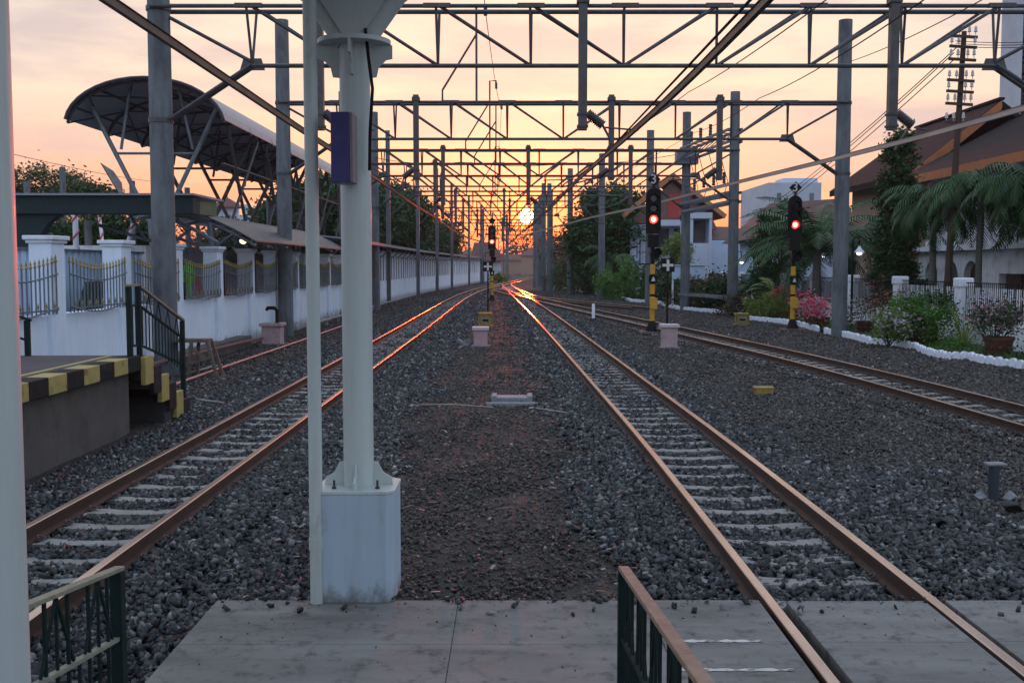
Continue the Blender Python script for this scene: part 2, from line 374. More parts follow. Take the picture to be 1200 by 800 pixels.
# sky texture share
sky = N(nt, 'ShaderNodeTexSky', sky_type='NISHITA'); sky.sun_disc = False
sky.sun_elevation = SUN_EL; sky.sun_rotation = SUN_AZ; sky.dust_density = 2.5
c = mixc(nt, .012, c, sky.outputs[0], 'ADD')
def glow(p, colr, k):
    mx = N(nt, 'ShaderNodeMath', operation='MAXIMUM'); nt.links.new(dot.outputs['Value'], mx.inputs[0]); mx.inputs[1].default_value = 0
    pw = N(nt, 'ShaderNodeMath', operation='POWER'); nt.links.new(mx.outputs[0], pw.inputs[0]); pw.inputs[1].default_value = p
    sc_ = N(nt, 'ShaderNodeVectorMath', operation='SCALE'); sc_.inputs[0].default_value = [x*k for x in colr]; nt.links.new(pw.outputs[0], sc_.inputs['Scale'])
    return sc_.outputs[0]
for p, cc, k in ((60, (1, .12, .0), .36), (700, (1, .11, .0), 1.1), (5000, (1, .10, .0), 2.5)):
    ad = N(nt, 'ShaderNodeVectorMath', operation='ADD'); nt.links.new(c, ad.inputs[0]); nt.links.new(glow(p, cc, k), ad.inputs[1]); c = ad.outputs[0]
dk = N(nt, 'ShaderNodeMapRange', interpolation_type='SMOOTHSTEP'); dk.inputs[1].default_value = math.cos(R(.44)); dk.inputs[2].default_value = math.cos(R(.34)); nt.links.new(dot.outputs['Value'], dk.inputs[0])
c = mixc(nt, dk.outputs[0], c, (8, 6.2, 3.2))
bg = N(nt, 'ShaderNodeBackground'); nt.links.new(c, bg.inputs[0]); bg.inputs[1].default_value = 1.0
wo = N(nt, 'ShaderNodeOutputWorld'); nt.links.new(bg.outputs[0], wo.inputs[0])
w.cycles.sampling_method = 'AUTOMATIC'

sl = bpy.data.lights.new('sun', 'SUN'); sl.energy = 1.4; sl.color = (1, .055, .012); sl.angle = R(.6)
so = bpy.data.objects.new('sun', sl); col.objects.link(so); so.rotation_euler = sd.to_track_quat('Z', 'Y').to_euler()

cam = bpy.data.cameras.new('camera'); cam.lens = 37.5; cam.sensor_width = 36; cam.clip_end = 6000; cam.clip_start = .05
co = bpy.data.objects.new('camera', cam); col.objects.link(co); co.location = (0, 0, H)
co.rotation_euler = (R(90)-PITCH, 0, 0); sc.camera = co
sc.view_settings.view_transform = 'Standard'; sc.view_settings.look = 'None'; sc.view_settings.exposure = .42; sc.view_settings.gamma = 1
sc.render.resolution_x = 1024; sc.render.resolution_y = 682
sc.cycles.max_bounces = 6; sc.cycles.volume_bounces = 0; sc.cycles.diffuse_bounces = 3

# ------------------------------------------------------------------ ground
T1 = spline([(-6, -3.75), (9, -3.75), (33, -3.75), (80, -3.88), (106, -3.3), (121, -2.3), (143, -.95), (170, .9), (205, 2.6), (250, 4.6), (300, 4.0), (420, -4)])
T2 = spline([(-6, 2.36), (7.8, 2.35), (14, 2.3), (21.6, 2.15), (34.6, 1.88), (54, 1.43), (75.6, .85), (100, .2), (125, -.5), (143, -.6), (170, .9), (205, 2.6), (250, 4.6), (300, 4.0), (420, -4)])
T3 = spline([(-6, 8.3), (12, 8.15), (17, 7.98), (22, 7.72), (28, 7.25), (34, 6.6), (45, 5.35), (56, 4.0), (70, 2.45), (85, 1.25), (105, .25), (125, -.5)])
m = MB(); xs = [-900, -60, -20, -12]+[x for x in np.arange(-10, 14, .5)]+[16, 20, 30, 60, 900]; ys = [-40, 0]+list(np.arange(4, 60, .8))+[62, 80, 120, 200, 400, 900, 3500]
vv = []
for y in ys:
    for x in xs:
        z = GZ-.015
        if -9 < x < 13 and 5 < y < 60: z += .018*math.sin(x*2.3+y*.7)*math.sin(y*1.9-x)+.01*math.sin(5*x+3*y)
        vv.append((x, y, z))
nx = len(xs); ff = [(j*nx+i, j*nx+i+1, (j+1)*nx+i+1, (j+1)*nx+i) for j in range(len(ys)-1) for i in range(nx-1)]
m.add(vv, ff); struct(m.build('ground', groundm, smooth=True))

# stones
def stones(P, size, flat=.65):
    n = len(P)
    c = np.array([[-1, -1, -1], [1, -1, -1], [1, 1, -1], [-1, 1, -1], [-1, -1, 1], [1, -1, 1], [1, 1, 1], [-1, 1, 1]], float)*.5
    V = c[None]+rng.uniform(-.32, .32, (n, 8, 3))
    V *= np.stack([rng.uniform(.7, 1.35, n), rng.uniform(.6, 1.1, n), rng.uniform(.3, .75, n)*flat/.65], 1)[:, None, :]
    q = rng.normal(size=(n, 4)); q[:, 1:3] *= .55; q /= np.linalg.norm(q, axis=1)[:, None]
    w_, x, y, z = q.T
    Rm = np.stack([1-2*(y*y+z*z), 2*(x*y-z*w_), 2*(x*z+y*w_), 2*(x*y+z*w_), 1-2*(x*x+z*z), 2*(y*z-x*w_), 2*(x*z-y*w_), 2*(y*z+x*w_), 1-2*(x*x+y*y)], 1).reshape(n, 3, 3)
    V = np.einsum('nij,nkj->nki', Rm, V)*size[:, None, None]+P[:, None, :]
    return V
def stone_object(name, P, size, mat, label, cat, tonepow=1.0):
    V = stones(P, size); n = len(P)
    F6 = np.array([[3, 2, 1, 0], [4, 5, 6, 7], [0, 1, 5, 4], [1, 2, 6, 5], [2, 3, 7, 6], [3, 0, 4, 7]])
    me = bpy.data.meshes.new(name)
    me.vertices.add(n*8); me.vertices.foreach_set('co', V.astype(np.float32).ravel())
    idx = (F6[None]+(np.arange(n)*8)[:, None, None]).astype(np.int32).ravel()
    me.loops.add(n*24); me.loops.foreach_set('vertex_index', idx)
    me.polygons.add(n*6); me.polygons.foreach_set('loop_start', np.arange(0, n*24, 4, dtype=np.int32))
    me.update(calc_edges=True)
    t = np.clip(rng.beta(2.2, 3.2, n)**tonepow, 0, 1)
    a = me.attributes.new('tone', 'FLOAT', 'FACE'); a.data.foreach_set('value', np.repeat(t, 6).astype(np.float32))
    me.materials.append(mat)
    o = bpy.data.objects.new(name, me); col.objects.link(o)
    return tag(o, label, cat, kind='stuff')
def tx(f, Y): return np.array([f(y) for y in Y])
def scatter(y0, y1, x0, x1, dens):
    n = int((y1-y0)*(x1-x0)*dens); return rng.uniform(x0, x1, n), rng.uniform(y0, y1, n)
px_, py_, sz_ = [], [], []
for y0, y1, x0, x1, d, s in ((4.8, 14, -6.2, 7.5, 700, .043), (14, 22, -7.6, 10.5, 380, .047), (22, 34, -8.2, 12.3, 150, .058), (34, 62, -8.2, 11.5, 60, .066), (62, 110, -8, 9, 22, .085)):
    x, y = scatter(y0, y1, x0, x1, d); px_.append(x); py_.append(y); sz_.append(s*rng.uniform(.55, 1.35, len(x)))
X = np.concatenate(px_); Y = np.concatenate(py_); S = np.concatenate(sz_)
t1 = np.interp(Y, np.arange(0, 130), tx(T1, np.arange(0, 130))); t2 = np.interp(Y, np.arange(0, 130), tx(T2, np.arange(0, 130))); t3 = np.interp(Y, np.arange(0, 130), tx(T3, np.arange(0, 130)))
ok = ~((Y < 7.36) & (X > -2.12) & (X < 8.9))
ok &= ~((np.abs(X+1.1) < .36) & (Y < 7.75))
ok &= ~((X < -5.62) & (Y < 16.2)) & ~((X < -5.5) & (X > -7.4) & (Y < 18.3))
kerb_px = [(1290, 440), (1200, 431), (1170, 428), (1143, 423.5), (1135.5, 420.5), (1110, 420.5), (1087.5, 416), (1071, 408.5), (1039.5, 404), (1021, 403), (1013, 400), (984, 393), (971, 391), (933, 381), (920, 379), (880, 375), (861, 368.5), (796, 363), (770, 355.5), (740, 353.5), (730, 351), (726, 349), (709, 349), (695, 343.5), (670, 341.5), (662, 339), (646, 336.5)]
kerb = [G(a, b) for a, b in kerb_px]
ky = np.array([k.y for k in kerb]); kx = np.array([k.x for k in kerb]); o_ = np.argsort(ky)
kxi = np.interp(Y, ky[o_], kx[o_]); ok &= X < kxi-.05
for t in (t1, t2, t3): ok &= ~(np.abs(np.abs(X-t)-.567) < .055)
lim = np.where(X < 0, -8.1, 99); ok &= (X > -8.1)
X, Y, S, t1, t2, t3 = [a[ok] for a in (X, Y, S, t1, t2, t3)]
d1 = np.abs(X-t1); d2 = np.abs(X-t2); d3 = np.abs(X-t3)
wob = .35*np.sin(Y*.9+X)+.25*np.sin(Y*2.3)+rng.normal(0, .22, len(X))
bed = (d1+wob*.5 < 2.1) | (d2+wob*.5 < 1.55) | ((d2+wob*.5 < 2.6) & (X > t2) & (Y < 13))
inner = (d1 < .5) | (d2 < .5) | (d3 < .5)
Z = np.full(len(X), GZ-.002)
outer = ((d1 > .62) & (d1 < 1.3)) | ((d2 > .62) & (d2 < 1.3)) | ((d3 > .62) & (d3 < 1.35))
ph = rng.uniform(0, 1, len(X))
def onsl(ys0): r_ = np.abs((Y-ys0+.3) % .6-.3); return r_ < .082
patch = np.sin(X*1.7+Y*.83)*np.sin(Y*.31+1.3) 
vis = ((d1 < .53) & onsl(5.2) & (ph < .93)) | ((d2 < .53) & onsl(7.62) & (ph < np.where(Y < 9.2, .55, .93))) | ((d3 < .5) & onsl(12.2) & (ph < .3))
okk = ~(vis & (patch < np.where(Y > 16, .35, .75)))
Z = np.where(outer, GZ+.022, Z)+rng.uniform(-.012, .014, len(X))
Z = np.where(inner, GZ-.004+rng.uniform(-.014, .012, len(X))+.012*np.sin(Y*1.7)*np.sin(X*3), Z)
mid = (X > -1.75) & (X < t2-1.5)
keep = bed | (rng.uniform(0, 1, len(X)) < np.where(mid, np.where(Y < 8.6, .8, .55), .9))
a = bed & keep & okk
stone_object('ballast', np.stack([X, Y, Z], 1)[a], S[a], ballast_m, 'clean blue grey crushed stone ballast along the near tracks', 'ballast')
b_ = (~bed) & keep & okk
stone_object('gravel', np.stack([X, Y, Z-.004], 1)[b_], S[b_]*np.where(mid[b_], .58, .78), dirt_stone, 'dirty brown grey gravel between and beyond the tracks', 'gravel', 1.15)
# pale litter and chips between the tracks
n = 170; lx = rng.uniform(-2, 1.2, n); ly = 7.4+rng.uniform(0, 1, n)**1.4*16
P = np.stack([lx, ly, np.full(n, GZ+.024)], 1)
ang = rng.uniform(0, 6.28, n); s = rng.uniform(.012, .045, n)
U = np.stack([np.cos(ang), np.sin(ang), rng.uniform(-.2, .2, n)], 1)*s[:, None]; W = np.stack([-np.sin(ang), np.cos(ang), rng.uniform(-.3, .3, n)], 1)*(s*rng.uniform(.25, .6, n))[:, None]
o = quads('litter', np.stack([P-U-W, P+U-W, P+U+W, P-U+W], 1), stone_mat('dry_leaf_chip', [(0, (.14, .10, .07)), (.5, (.24, .2, .16)), (1, (.42, .39, .34))]), tone=rng.uniform(0, 1, n))
tag(o, 'dry leaves and pale chips lying on the brown gravel', 'litter', kind='stuff')

# ------------------------------------------------------------------ tracks
def rail_mesh(f, off, y0, y1):
    prof = [(-.036, 0), (-.03, 0), (.03, 0), (.036, -.006), (.036, -.035), (.009, -.05), (.009, -.125), (.062, -.142), (.062, -.155), (-.062, -.155), (-.062, -.142), (-.009, -.125), (-.009, -.05), (-.036, -.035), (-.036, -.006)]
    prof = prof[1:]
    m = MB(); n = len(prof); ys = list(np.arange(y0, min(y1, 60), .8))+list(np.arange(60, y1, 2.5)) if y1 > 60 else list(np.arange(y0, y1, .8))
    for y in ys:
        dx = (f(y+.2)-f(y-.2))/.4; L = math.hypot(dx, 1); nx_, ny_ = 1/L, -dx/L
        for px, pz in prof: m.v.append((f(y)+nx_*(off+px), y+ny_*(off+px), pz))
    for i in range(len(ys)-1):
        for k in range(n):
            k2 = (k+1) % n; m.f.append((i*n+k, (i+1)*n+k, (i+1)*n+k2, i*n+k2))
    m.f.append(tuple(range(n))[::-1]); m.f.append(tuple((len(ys)-1)*n+k for k in range(n)))
    return m
def sleeper_mb(L=2.0):
    m = MB(); h = L/2
    a, b, c = .105, .12, .17
    def sec(x, ztop, wt): return [(x, -b, -.33), (x, b, -.33), (x, wt, ztop), (x, -wt, ztop)]
    secs = [sec(-h, -.19, .08), sec(-h+.12, -.157, a), sec(-.4, -.157, a), sec(-.15, -.172, a-.01), sec(.15, -.172, a-.01), sec(.4, -.157, a), sec(h-.12, -.157, a), sec(h, -.19, .08)]
    for s_ in secs: m.v += s_
    for i in range(len(secs)-1):
        for k in range(4): k2 = (k+1) % 4; m.f.append((i*4+k, i*4+k2, (i+1)*4+k2, (i+1)*4+k))
    m.f.append((3, 2, 1, 0)); j = (len(secs)-1)*4; m.f.append((j, j+1, j+2, j+3)); return m
def clip_mb(x, s):
    m = MB(); c = Vector((x, 0, -.13)); pts = []
    for k in range(11):
        t = R(-60+k*30); pts.append((x+s*(.035+.035*math.cos(t)), .04*math.sin(t), -.13+.018*math.sin(t*.5)+.01*math.cos(2*t)))
    m.tube(pts, .009, 6); m.box(x-.02, -.05, -.157, x+.03, .05, -.137); return m
sl_me = sleeper_mb().build('sleeper', sleeperm); sl_mesh = sl_me.data; bpy.data.objects.remove(sl_me)
clips = []
for cx_, s_ in ((-.567-.07, -1), (-.567+.07, 1), (.567-.07, -1), (.567+.07, 1)):
    o = clip_mb(cx_, s_).build('rail_clip', steel_dk, smooth=True); clips.append(o.data); bpy.data.objects.remove(o)
def track(f, y0, y1, ys0, label, clipmax, skip=None, nsl=100):
    t = thing('railway_track', (f(max(y0, 5)), max(y0, 5), GZ), label, 'railway track', 'railway tracks')
    for s in (-1, 1): rail_mesh(f, s*.567, y0, y1).build('rail', railm, t)
    y = ys0; k = 0
    while k < nsl:
        if not (skip and skip(y)):
            o = bpy.data.objects.new('sleeper', sl_mesh); col.objects.link(o); o.parent = t
            o.location = (f(y)-t.location.x, y-t.location.y, -t.location.z+random.uniform(-.004, .003)); o.rotation_euler.z = -math.atan((f(y+.2)-f(y-.2))/.4)+random.uniform(-.01, .01)
            if y < clipmax:
                for cm in clips:
                    c = bpy.data.objects.new('rail_clip', cm); col.objects.link(c); c.parent = o
        y += .6; k += 1
    m = MB()
    while y < min(y1, 150):
        m.box(f(y)-1, y-.1, -.3, f(y)+1, y+.1, -.16); y += .6
    if m.v: tag(m.build('sleeper', sleeperm, t), None, None, kind='stuff')
    return t
track(T2, -4, 420, 7.62, 'middle railway track running from the foreground slab towards the sun', 30)
track(T1, -4, 143, 5.2, 'left railway track passing the striped platform and white wall', 20)
track(T3, 2, 122, 12.2, 'right railway track curving in front of the garden to join the middle one', 26)
# far connecting rails of a second junction
m_ = spline([(150, -.2), (185, 2.4), (215, 3.6), (260, 6.6), (330, 4.5), (420, 0)])
t = thing('railway_track', (m_(190), 190, GZ), 'short far track branching off beyond the junction under the sun', 'railway track', 'railway tracks')
for s in (-1, 1): rail_mesh(m_, s*.567, 152, 400).build('rail', railm, t)

# ------------------------------------------------------------------ crossing slab in the foreground
SY = 7.27; SB = -7.0
def slab(name, x0, x1, y0, y1, z=-.012): 
    return struct(MB().box(x0, y0, -.3, x1, y1, z).build(name, slabm, bevel=.005))
for (ya, yb_) in ((6.403, 7.27), (5.403, 6.4), (3.9, 5.4)):
    slab('pavement', -2.05, -.373, ya, yb_); slab('pavement', -.37, .93, ya, yb_, -.0125); slab('pavement', .933, 1.715, ya, yb_, -.011)
yb2 = [(6.44, 7.25), (5.62, 6.434), (4.8, 5.614), (3.9, 4.794)]
for ya, b2 in yb2:
    slab('pavement', 1.90, 2.86, ya, b2, -.010); slab('pavement', 3.0, 6.4, ya, b2, -.006)
    slab('pavement', 6.41, 9.0, ya, b2, -.012)
# white paint worn strips on the slab
pw = M('worn_white_paint', (.6, .6, .57), (.5, .5, .48), .7, bump=.1, dirt=(.15, .15, .15), dscale=12, dlo=.5, dhi=.6)
for (x0, y0, x1) in ((.97, 6.44, 1.55), (.95, 5.97, 1.62)):
    m = MB(); pts = []; nn = 16; up = []; dn = []
    for i in range(nn+1):
        x = x0+(x1-x0)*i/nn; a = .022*(1+.6*math.sin(i*2.1)+.3*math.sin(i*5.3)); up.append((x, y0+a, -.0068)); dn.append((x, y0-.6*a, -.0068))
    m.add(up+dn, [(i, i+nn+1, i+nn+2, i+1) for i in range(nn)]); struct(m.build('road_marking', pw))
xg = rng.uniform(-2, 7, 260); yg = 7.24-rng.uniform(0, 1, 260)**2.2*1.3; okg = (np.abs(xg-1.8) > .12) & (np.abs(xg-2.93) > .12)
xg2 = rng.uniform(-2, 7.5, 90); yg2 = 7.26-rng.uniform(0, 1, 90)**2*.35
stone_object('spilled_ballast', np.stack([xg2, yg2, np.full(90, .004)], 1), rng.uniform(.02, .045, 90), ballast_m, 'loose ballast stones spilled over the far edge of the slabs', 'ballast')
stone_object('grit', np.stack([xg, yg, np.full(260, -.006)], 1)[okg], rng.uniform(.004, .012, 260)[okg], dirt_stone, 'small loose grit and stones scattered on the concrete slabs', 'grit')
# raised platform floor where the viewer stands
struct(MB().box(-2.3, -8, -.3, .9, 1.6, .95).build('platform_floor', asphalt))
m = MB(); m.hexa([(-2.0, 1.6, -.3), (.66, 1.6, -.3), (.66, 3.88, -.3), (-2.0, 3.88, -.3), (-2.0, 1.6, .95), (.66, 1.6, .95), (.66, 3.88, .01), (-2.0, 3.88, .01)])
struct(m.build('ramp', asphalt))

# ramp railings
def ramp_railing(X, pts_z, label, railmat, side, w=.05):
    Y0 = 5.0; zt = .86; t = thing('ramp_railing', (X, Y0, 0), label, 'railing', 'ramp railings')
    ye = 2.2; ze = zt+(Y0-ye)*.135
    def zz(y): return zt+(Y0-y)*.135
    MB().box(X-.028, Y0-.03, -.012, X+.028, Y0+.03, zt-.012).build('post', green_rail, t, bevel=.003)
    MB().box(X-.028, ye-.03, .3, X+.028, ye+.03, zz(ye)-.012).build('post', green_rail, t, bevel=.003)
    MB().bar((X, Y0+.035, zz(Y0+.035)), (X, ye, zz(ye)), w, .022).build('handrail', railmat, t, bevel=.004)
    MB().bar((X, Y0-.03, zt-.33), (X, ye+.03, zz(ye)-.33), .035, .02).build('middle_rail', pale_rail if side < 0 else green_rail, t, bevel=.003)
    MB().bar((X, Y0-.03, zt-.72), (X, ye+.03, zz(ye)-.72), .035, .02).build('bottom_rail', green_rail, t)
    m = MB(); k = 0; y = Y0-.13
    while y > ye+.1:
        if k % 2 == 0: m.bar((X, y, zz(y)-.33), (X, y, zz(y)-.012), .014)
        m.bar((X, y, zz(y)-.72), (X, y, zz(y)-.33), .014)
        if k % 4 == 1: m.bar((X, y, zz(y)-.012), (X, y+.16, zz(y+.16)-.32), .012); m.bar((X, y, zz(y)-.012), (X, y-.16, zz(y-.16)-.32), .012); m.bar((X, y, zz(y)-.012), (X, y, zz(y)-.33), .012)
        y -= .11; k += 1
    m.build('pickets', green_rail, t)
ramp_railing(.535, None, 'green picket railing with tan handrail at the right edge of the ramp', tan_rail, 1)
ramp_railing(-1.885, None, 'green picket railing with pale worn handrail beside the left pillar', pale_rail, -1)

# ------------------------------------------------------------------ canopy pillars of the near platform
def pillar(cx, cy, label, full=True, r=.105, plinth=True):
    t = thing('canopy_pillar', (cx, cy, -.01), label, 'pillar', 'cream canopy pillars')
    zb = at(0, 573, 7.19).z
    if plinth:
        hw, hd, ch = .272, .25, .055
        def octo(z, e=0): return [(cx-hw-e+ch, cy-hd-e, z), (cx+hw+e-ch, cy-hd-e, z), (cx+hw+e, cy-hd-e+ch, z), (cx+hw+e, cy+hd+e-ch, z), (cx+hw+e-ch, cy+hd+e, z), (cx-hw-e+ch, cy+hd+e, z), (cx-hw-e, cy+hd+e-ch, z), (cx-hw-e, cy-hd-e+ch, z)]
        MB().prism(octo(-.012), (0, 0, zb-.03)).build('plinth', plinthw, t, bevel=.006)
        bp = MB().prism(octo(zb-.041, .004), (0, 0, .022)).build('base_plate', cream, t, bevel=.003)
        m = MB()
        for dx, dy in ((1, 0), (-1, 0), (0, 1), (0, -1)):
            D = Vector((dx, dy, 0)); Nn = Vector((-dy, dx, 0))*.006; c0 = Vector((cx, cy, zb-.018))
            poly = [c0+D*(r-.01)-Nn, c0+D*(r+.135)-Nn, c0+D*(r+.13)+Vector((0, 0, .05))-Nn, c0+D*(r+.07)+Vector((0, 0, .085))-Nn, c0+D*(r+.03)+Vector((0, 0, .16))-Nn, c0+D*(r-.01)+Vector((0, 0, .165))-Nn]
            m.prism(poly, Nn*2)
        m.build('gusset', cream, t)
        for dx in (-.15, .15):
            for dy in (-.15, .15): MB().lathe((cx+dx, cy+dy, zb-.02), [(.016, 0), (.016, .015), (.008, .016), (.008, .06)], 8).build('anchor_bolt', steel_dk, t)
    ztop = at(0, 46, cy-.2).z if plinth else 3.9
    MB().lathe((cx, cy, zb-.02 if plinth else -.01), [(r, 0), (r, ztop-zb+.02)] if plinth else [(r, 0), (r, ztop)], 40).build('shaft', cream, t, smooth=True)
    MB().lathe((cx, cy, ztop), [(.25, 0), (.25, .03)], 32).build('capital_plate', cream, t, smooth=True)
    m = MB()
    for dx, dy in ((1, 0), (-1, 0), (0, 1), (0, -1)):
        D = Vector((dx, dy, 0)); Nn = Vector((-dy, dx, 0))*.008; c0 = Vector((cx, cy, ztop-.002))
        m.prism([c0+D*(r-.01)-Nn, c0+D*(r-.01)-Vector((0, 0, .22))-Nn, c0+D*(r+.045)-Vector((0, 0, .215))-Nn, c0+D*(r+.06)-Vector((0, 0, .15))-Nn, c0+D*(r+.11)-Vector((0, 0, .10))-Nn, c0+D*(r+.155)-Vector((0, 0, .09))-Nn, c0+D*(r+.155)-Nn], Nn*2)
    m.build('capital_bracket', cream, t)
    # flaring arms that carry the canopy
    m = MB(); z0 = ztop+.03; z1 = 4.62
    for sx in (-1, 1): m.tube([(cx+sx*.06, cy, z0-.01), (cx+sx*.30, cy, z0+.31), (cx+sx*.95, cy, z1)], [.075, .07, .06], 16)
    m.build('arm', cream, t, smooth=True)
    m = MB(); m.prism([(cx-.05, cy-.1, z0), (cx+.05, cy-.1, z0), (cx+.55, cy-.1, z1-.02), (cx-.55, cy-.1, z1-.02)], (0, .2, 0)); m.build('web_plate', cream, t)
    return t
p1 = pillar(-1.082, 7.45, 'round cream pillar on a pale octagonal plinth, blue sign box on its side')
MB().tube([(-.99, 7.33, 3.90), (-.97, 7.33, 3.7), (-.945, 7.33, 3.5), (-.965, 7.33, 3.2), (-.97, 7.33, 2.95)], .012, 6).build('cable', black, p1, smooth=True)
t = thing('sign_box', (-1.12, 7.2, 2.9), 'narrow dark navy hanging sign box fixed to the cream pillar', 'sign')
MB().box(-1.195, 7.1, at(0, 214, 7.1).z, -1.072, 7.3, at(0, 131, 7.1).z).build('box', bluebox, t, bevel=.004)
MB().box(-1.071, 7.104, at(0, 213.5, 7.1).z, -1.05, 7.305, at(0, 131.5, 7.1).z).build('side_panel', signside, t, bevel=.003)
p2 = pillar(-1.432, 2.8, 'thick cream pillar at the left edge of the photo, closest to the viewer', plinth=False, r=.125)
p2['label'] = 'thick cream pillar at the left edge of the photo, closest to the viewer'
t = thing('downpipe', (-1.34, 7.24, 0), 'slim cream downpipe standing left of the plinth pillar', 'pipe')
MB().lathe((-1.345, 7.22, -.012), [(.046, 0), (.046, 4.6)], 20).build('pipe', cream, t, smooth=True)
MB().lathe((-1.345, 7.22, .36), [(.051, 0), (.051, .08)], 20).build('joint', cream, t, smooth=True)
t = thing('platform_shade_canopy', (-1, 1, 4.6), 'pale flat unseen canopy roof over the near platform, sized to shade it', 'canopy')
MB().box(-3.2, -3, 4.74, .1, 8.0, 4.82).build('roof', cream, t)  # roof stays out of view; its width is set to darken pillars and slab
MB().box(-3.25, -3, 4.70, -3.2, 8.05, 4.96).build('fascia', teal, t); MB().box(.1, -3, 4.70, .15, 8.05, 4.96).build('fascia', teal, t)

# ------------------------------------------------------------------ left platform with stairs
ZP = .97; XE = -5.55; YE = 15.9
t = thing('platform', (XE, YE, GZ), 'low concrete platform with black and yellow striped edge and end stairs', 'platform')
MB().box(-8.5, 2, -.3, XE-.16, YE-.1, ZP-.14).build('wall', concrete_wall, t)
MB().box(-8.5, 2, ZP-.14, XE-.29, YE, ZP).build('deck', asphalt, t)
k = 0; y = YE
while y > 6:
    y2 = y-.53; MB().box(XE-.285, y2+.002, ZP-.22, XE, y-.002, ZP+.004).build('edge_block', yel_paint if k % 2 else blk_paint, t, bevel=.01, label='yellow edge block' if k % 2 else None); y = y2; k += 1
m = MB().box(XE-.47, 3, ZP+.001, XE-.39, YE-.05, ZP+.005); m.build('yellow_line', yel_paint, t)
m = MB().box(XE-2.3, 12.6, ZP+.001, XE-1.5, 14.6, ZP+.005); m.build('deck_patch', concrete_wall, t)
# stairs going down beyond the platform end, one step per tread
ns = 6; zs = np.linspace(ZP, -.1, ns+1)
for i in range(ns):
    y0 = YE+.02+i*.36; z1 = ZP-(i)*.178-.02 if i else ZP-.03
    z1 = ZP-.03-i*.175
    MB().box(-7.1, y0, -.3 if i > 2 else z1-.35, XE-.02, y0+.358, z1).build('step', blk_paint if i % 2 == 0 else asphalt, t, bevel=.008)
    MB().box(XE-.018, y0, z1-.42, XE+.06, y0+.358, z1+.004).build('edge_block', yel_paint if i % 2 == 0 else blk_paint, t, bevel=.008)
def stair_rail(X, label):
    t = thing('stair_railing', (X, YE, ZP), label, 'railing', 'stair railings')
    yA, yB, yC = YE-.25, YE+.15, 18.15
    zA = 2.02; zC = .52+.86
    for yy, zt, zb in ((yA, zA, ZP), (yB, zA, ZP-.04), (yC, zC, -.1)): MB().box(X-.035, yy-.035, zb, X+.035, yy+.035, zt-.01).build('post', green_rail, t)
    MB().bar((X, yA-.06, zA), (X, yB, zA), .06, .035).bar((X, yB, zA), (X, yC+.05, zC), .06, .035).build('handrail', tan_rail if X > -6 else green_rail, t)
    MB().bar((X, yA, zA-.3), (X, yB, zA-.3), .03).bar((X, yB, zA-.3), (X, yC, zC-.3), .03).bar((X, yA, zA-.9), (X, yB, zA-.9), .03).bar((X, yB, zA-.9), (X, yC, zC-.75), .03).build('middle_rail', green_rail, t)
    m = MB(); n = 14
    for i in range(1, n):
        f_ = i/n; y = yB+(yC-yB)*f_; z = zA+(zC-zA)*f_; m.bar((X, y, z-.86), (X, y, z-.3), .016)
        if i % 3 == 0: m.bar((X, y, z-.02), (X, y-.12, z-.27), .014); m.bar((X, y, z-.02), (X, y+.12, z-.33), .014)
    for i in range(1, 3): y = yA+(yB-yA)*i/3; m.bar((X, y, zA-.9), (X, y, zA-.3), .016)
    m.build('pickets', green_rail, t); return t
stair_rail(-5.62, 'dark green stair railing with brown handrail at the track side of the stairs')
t = thing('side_railing', (-7.2, YE-.05, ZP), 'short dark green railing at the wall side of the platform end, beside the near pillar', 'railing')
for xx, zt in ((-7.2, 1.5), (-8.3, 1.86)): MB().box(xx-.035, YE-.12, ZP, xx+.035, YE-.05, zt).build('post', green_rail, t)
MB().bar((-7.14, YE-.085, 1.50), (-8.35, YE-.085, 1.90), .06, .035).build('handrail', green_rail, t); MB().bar((-7.2, YE-.085, 1.2), (-8.3, YE-.085, 1.56), .03).build('middle_rail', green_rail, t)
m = MB()
for i in range(1, 8): m.bar((-7.2-i*.14, YE-.085, ZP), (-7.2-i*.14, YE-.085, 1.48+i*.046), .016)
m.build('pickets', green_rail, t)

# ------------------------------------------------------------------ station wall on the left
WX = -8.5
def wall_run(mb, p0, p1, v0, v1, t, ops):
    "vertical wall from p0 to p1 (2-D), thickness t to the left of its direction; ops (u0,u1,z0,z1,arch)"
    p0 = Vector((p0[0], p0[1])); p1 = Vector((p1[0], p1[1])); L = (p1-p0).length; d = (p1-p0)/L; nn = Vector((-d.y, d.x))*t
    def hx(u0, u1, a0, a1, b0, b1):   # bottom heights at u0,u1, top heights
        q = [p0+d*u0, p0+d*u1, p0+d*u1+nn, p0+d*u0+nn]
        mb.hexa([(q[0].x, q[0].y, a0), (q[1].x, q[1].y, a1), (q[2].x, q[2].y, a1), (q[3].x, q[3].y, a0), (q[0].x, q[0].y, b0), (q[1].x, q[1].y, b1), (q[2].x, q[2].y, b1), (q[3].x, q[3].y, b0)])
    u = 0
    for (u0, u1, z0, z1, arch) in sorted(ops):
        if u0 > u: hx(u, u0, v0, v0, v1, v1)
        if z0 > v0: hx(u0, u1, v0, v0, z0, z0)
        if z1 < v1:
            if not arch: hx(u0, u1, z1, z1, v1, v1)
            else:
                k = 8; r = (u1-u0)/2; c = (u0+u1)/2
                for i in range(k):
                    a = c-r*math.cos(math.pi*i/k); b = c-r*math.cos(math.pi*(i+1)/k)
                    ha = z1-r+math.sqrt(max(0, r*r-(a-c)**2)); hb = z1-r+math.sqrt(max(0, r*r-(b-c)**2)); hx(a, b, ha, hb, v1, v1)
        u = u1
    if u < L: hx(u, L, v0, v0, v1, v1)
t = thing('station_wall', (WX, 22, GZ), 'white station wall with square pillars, caps and gilt tipped iron grilles', 'wall')
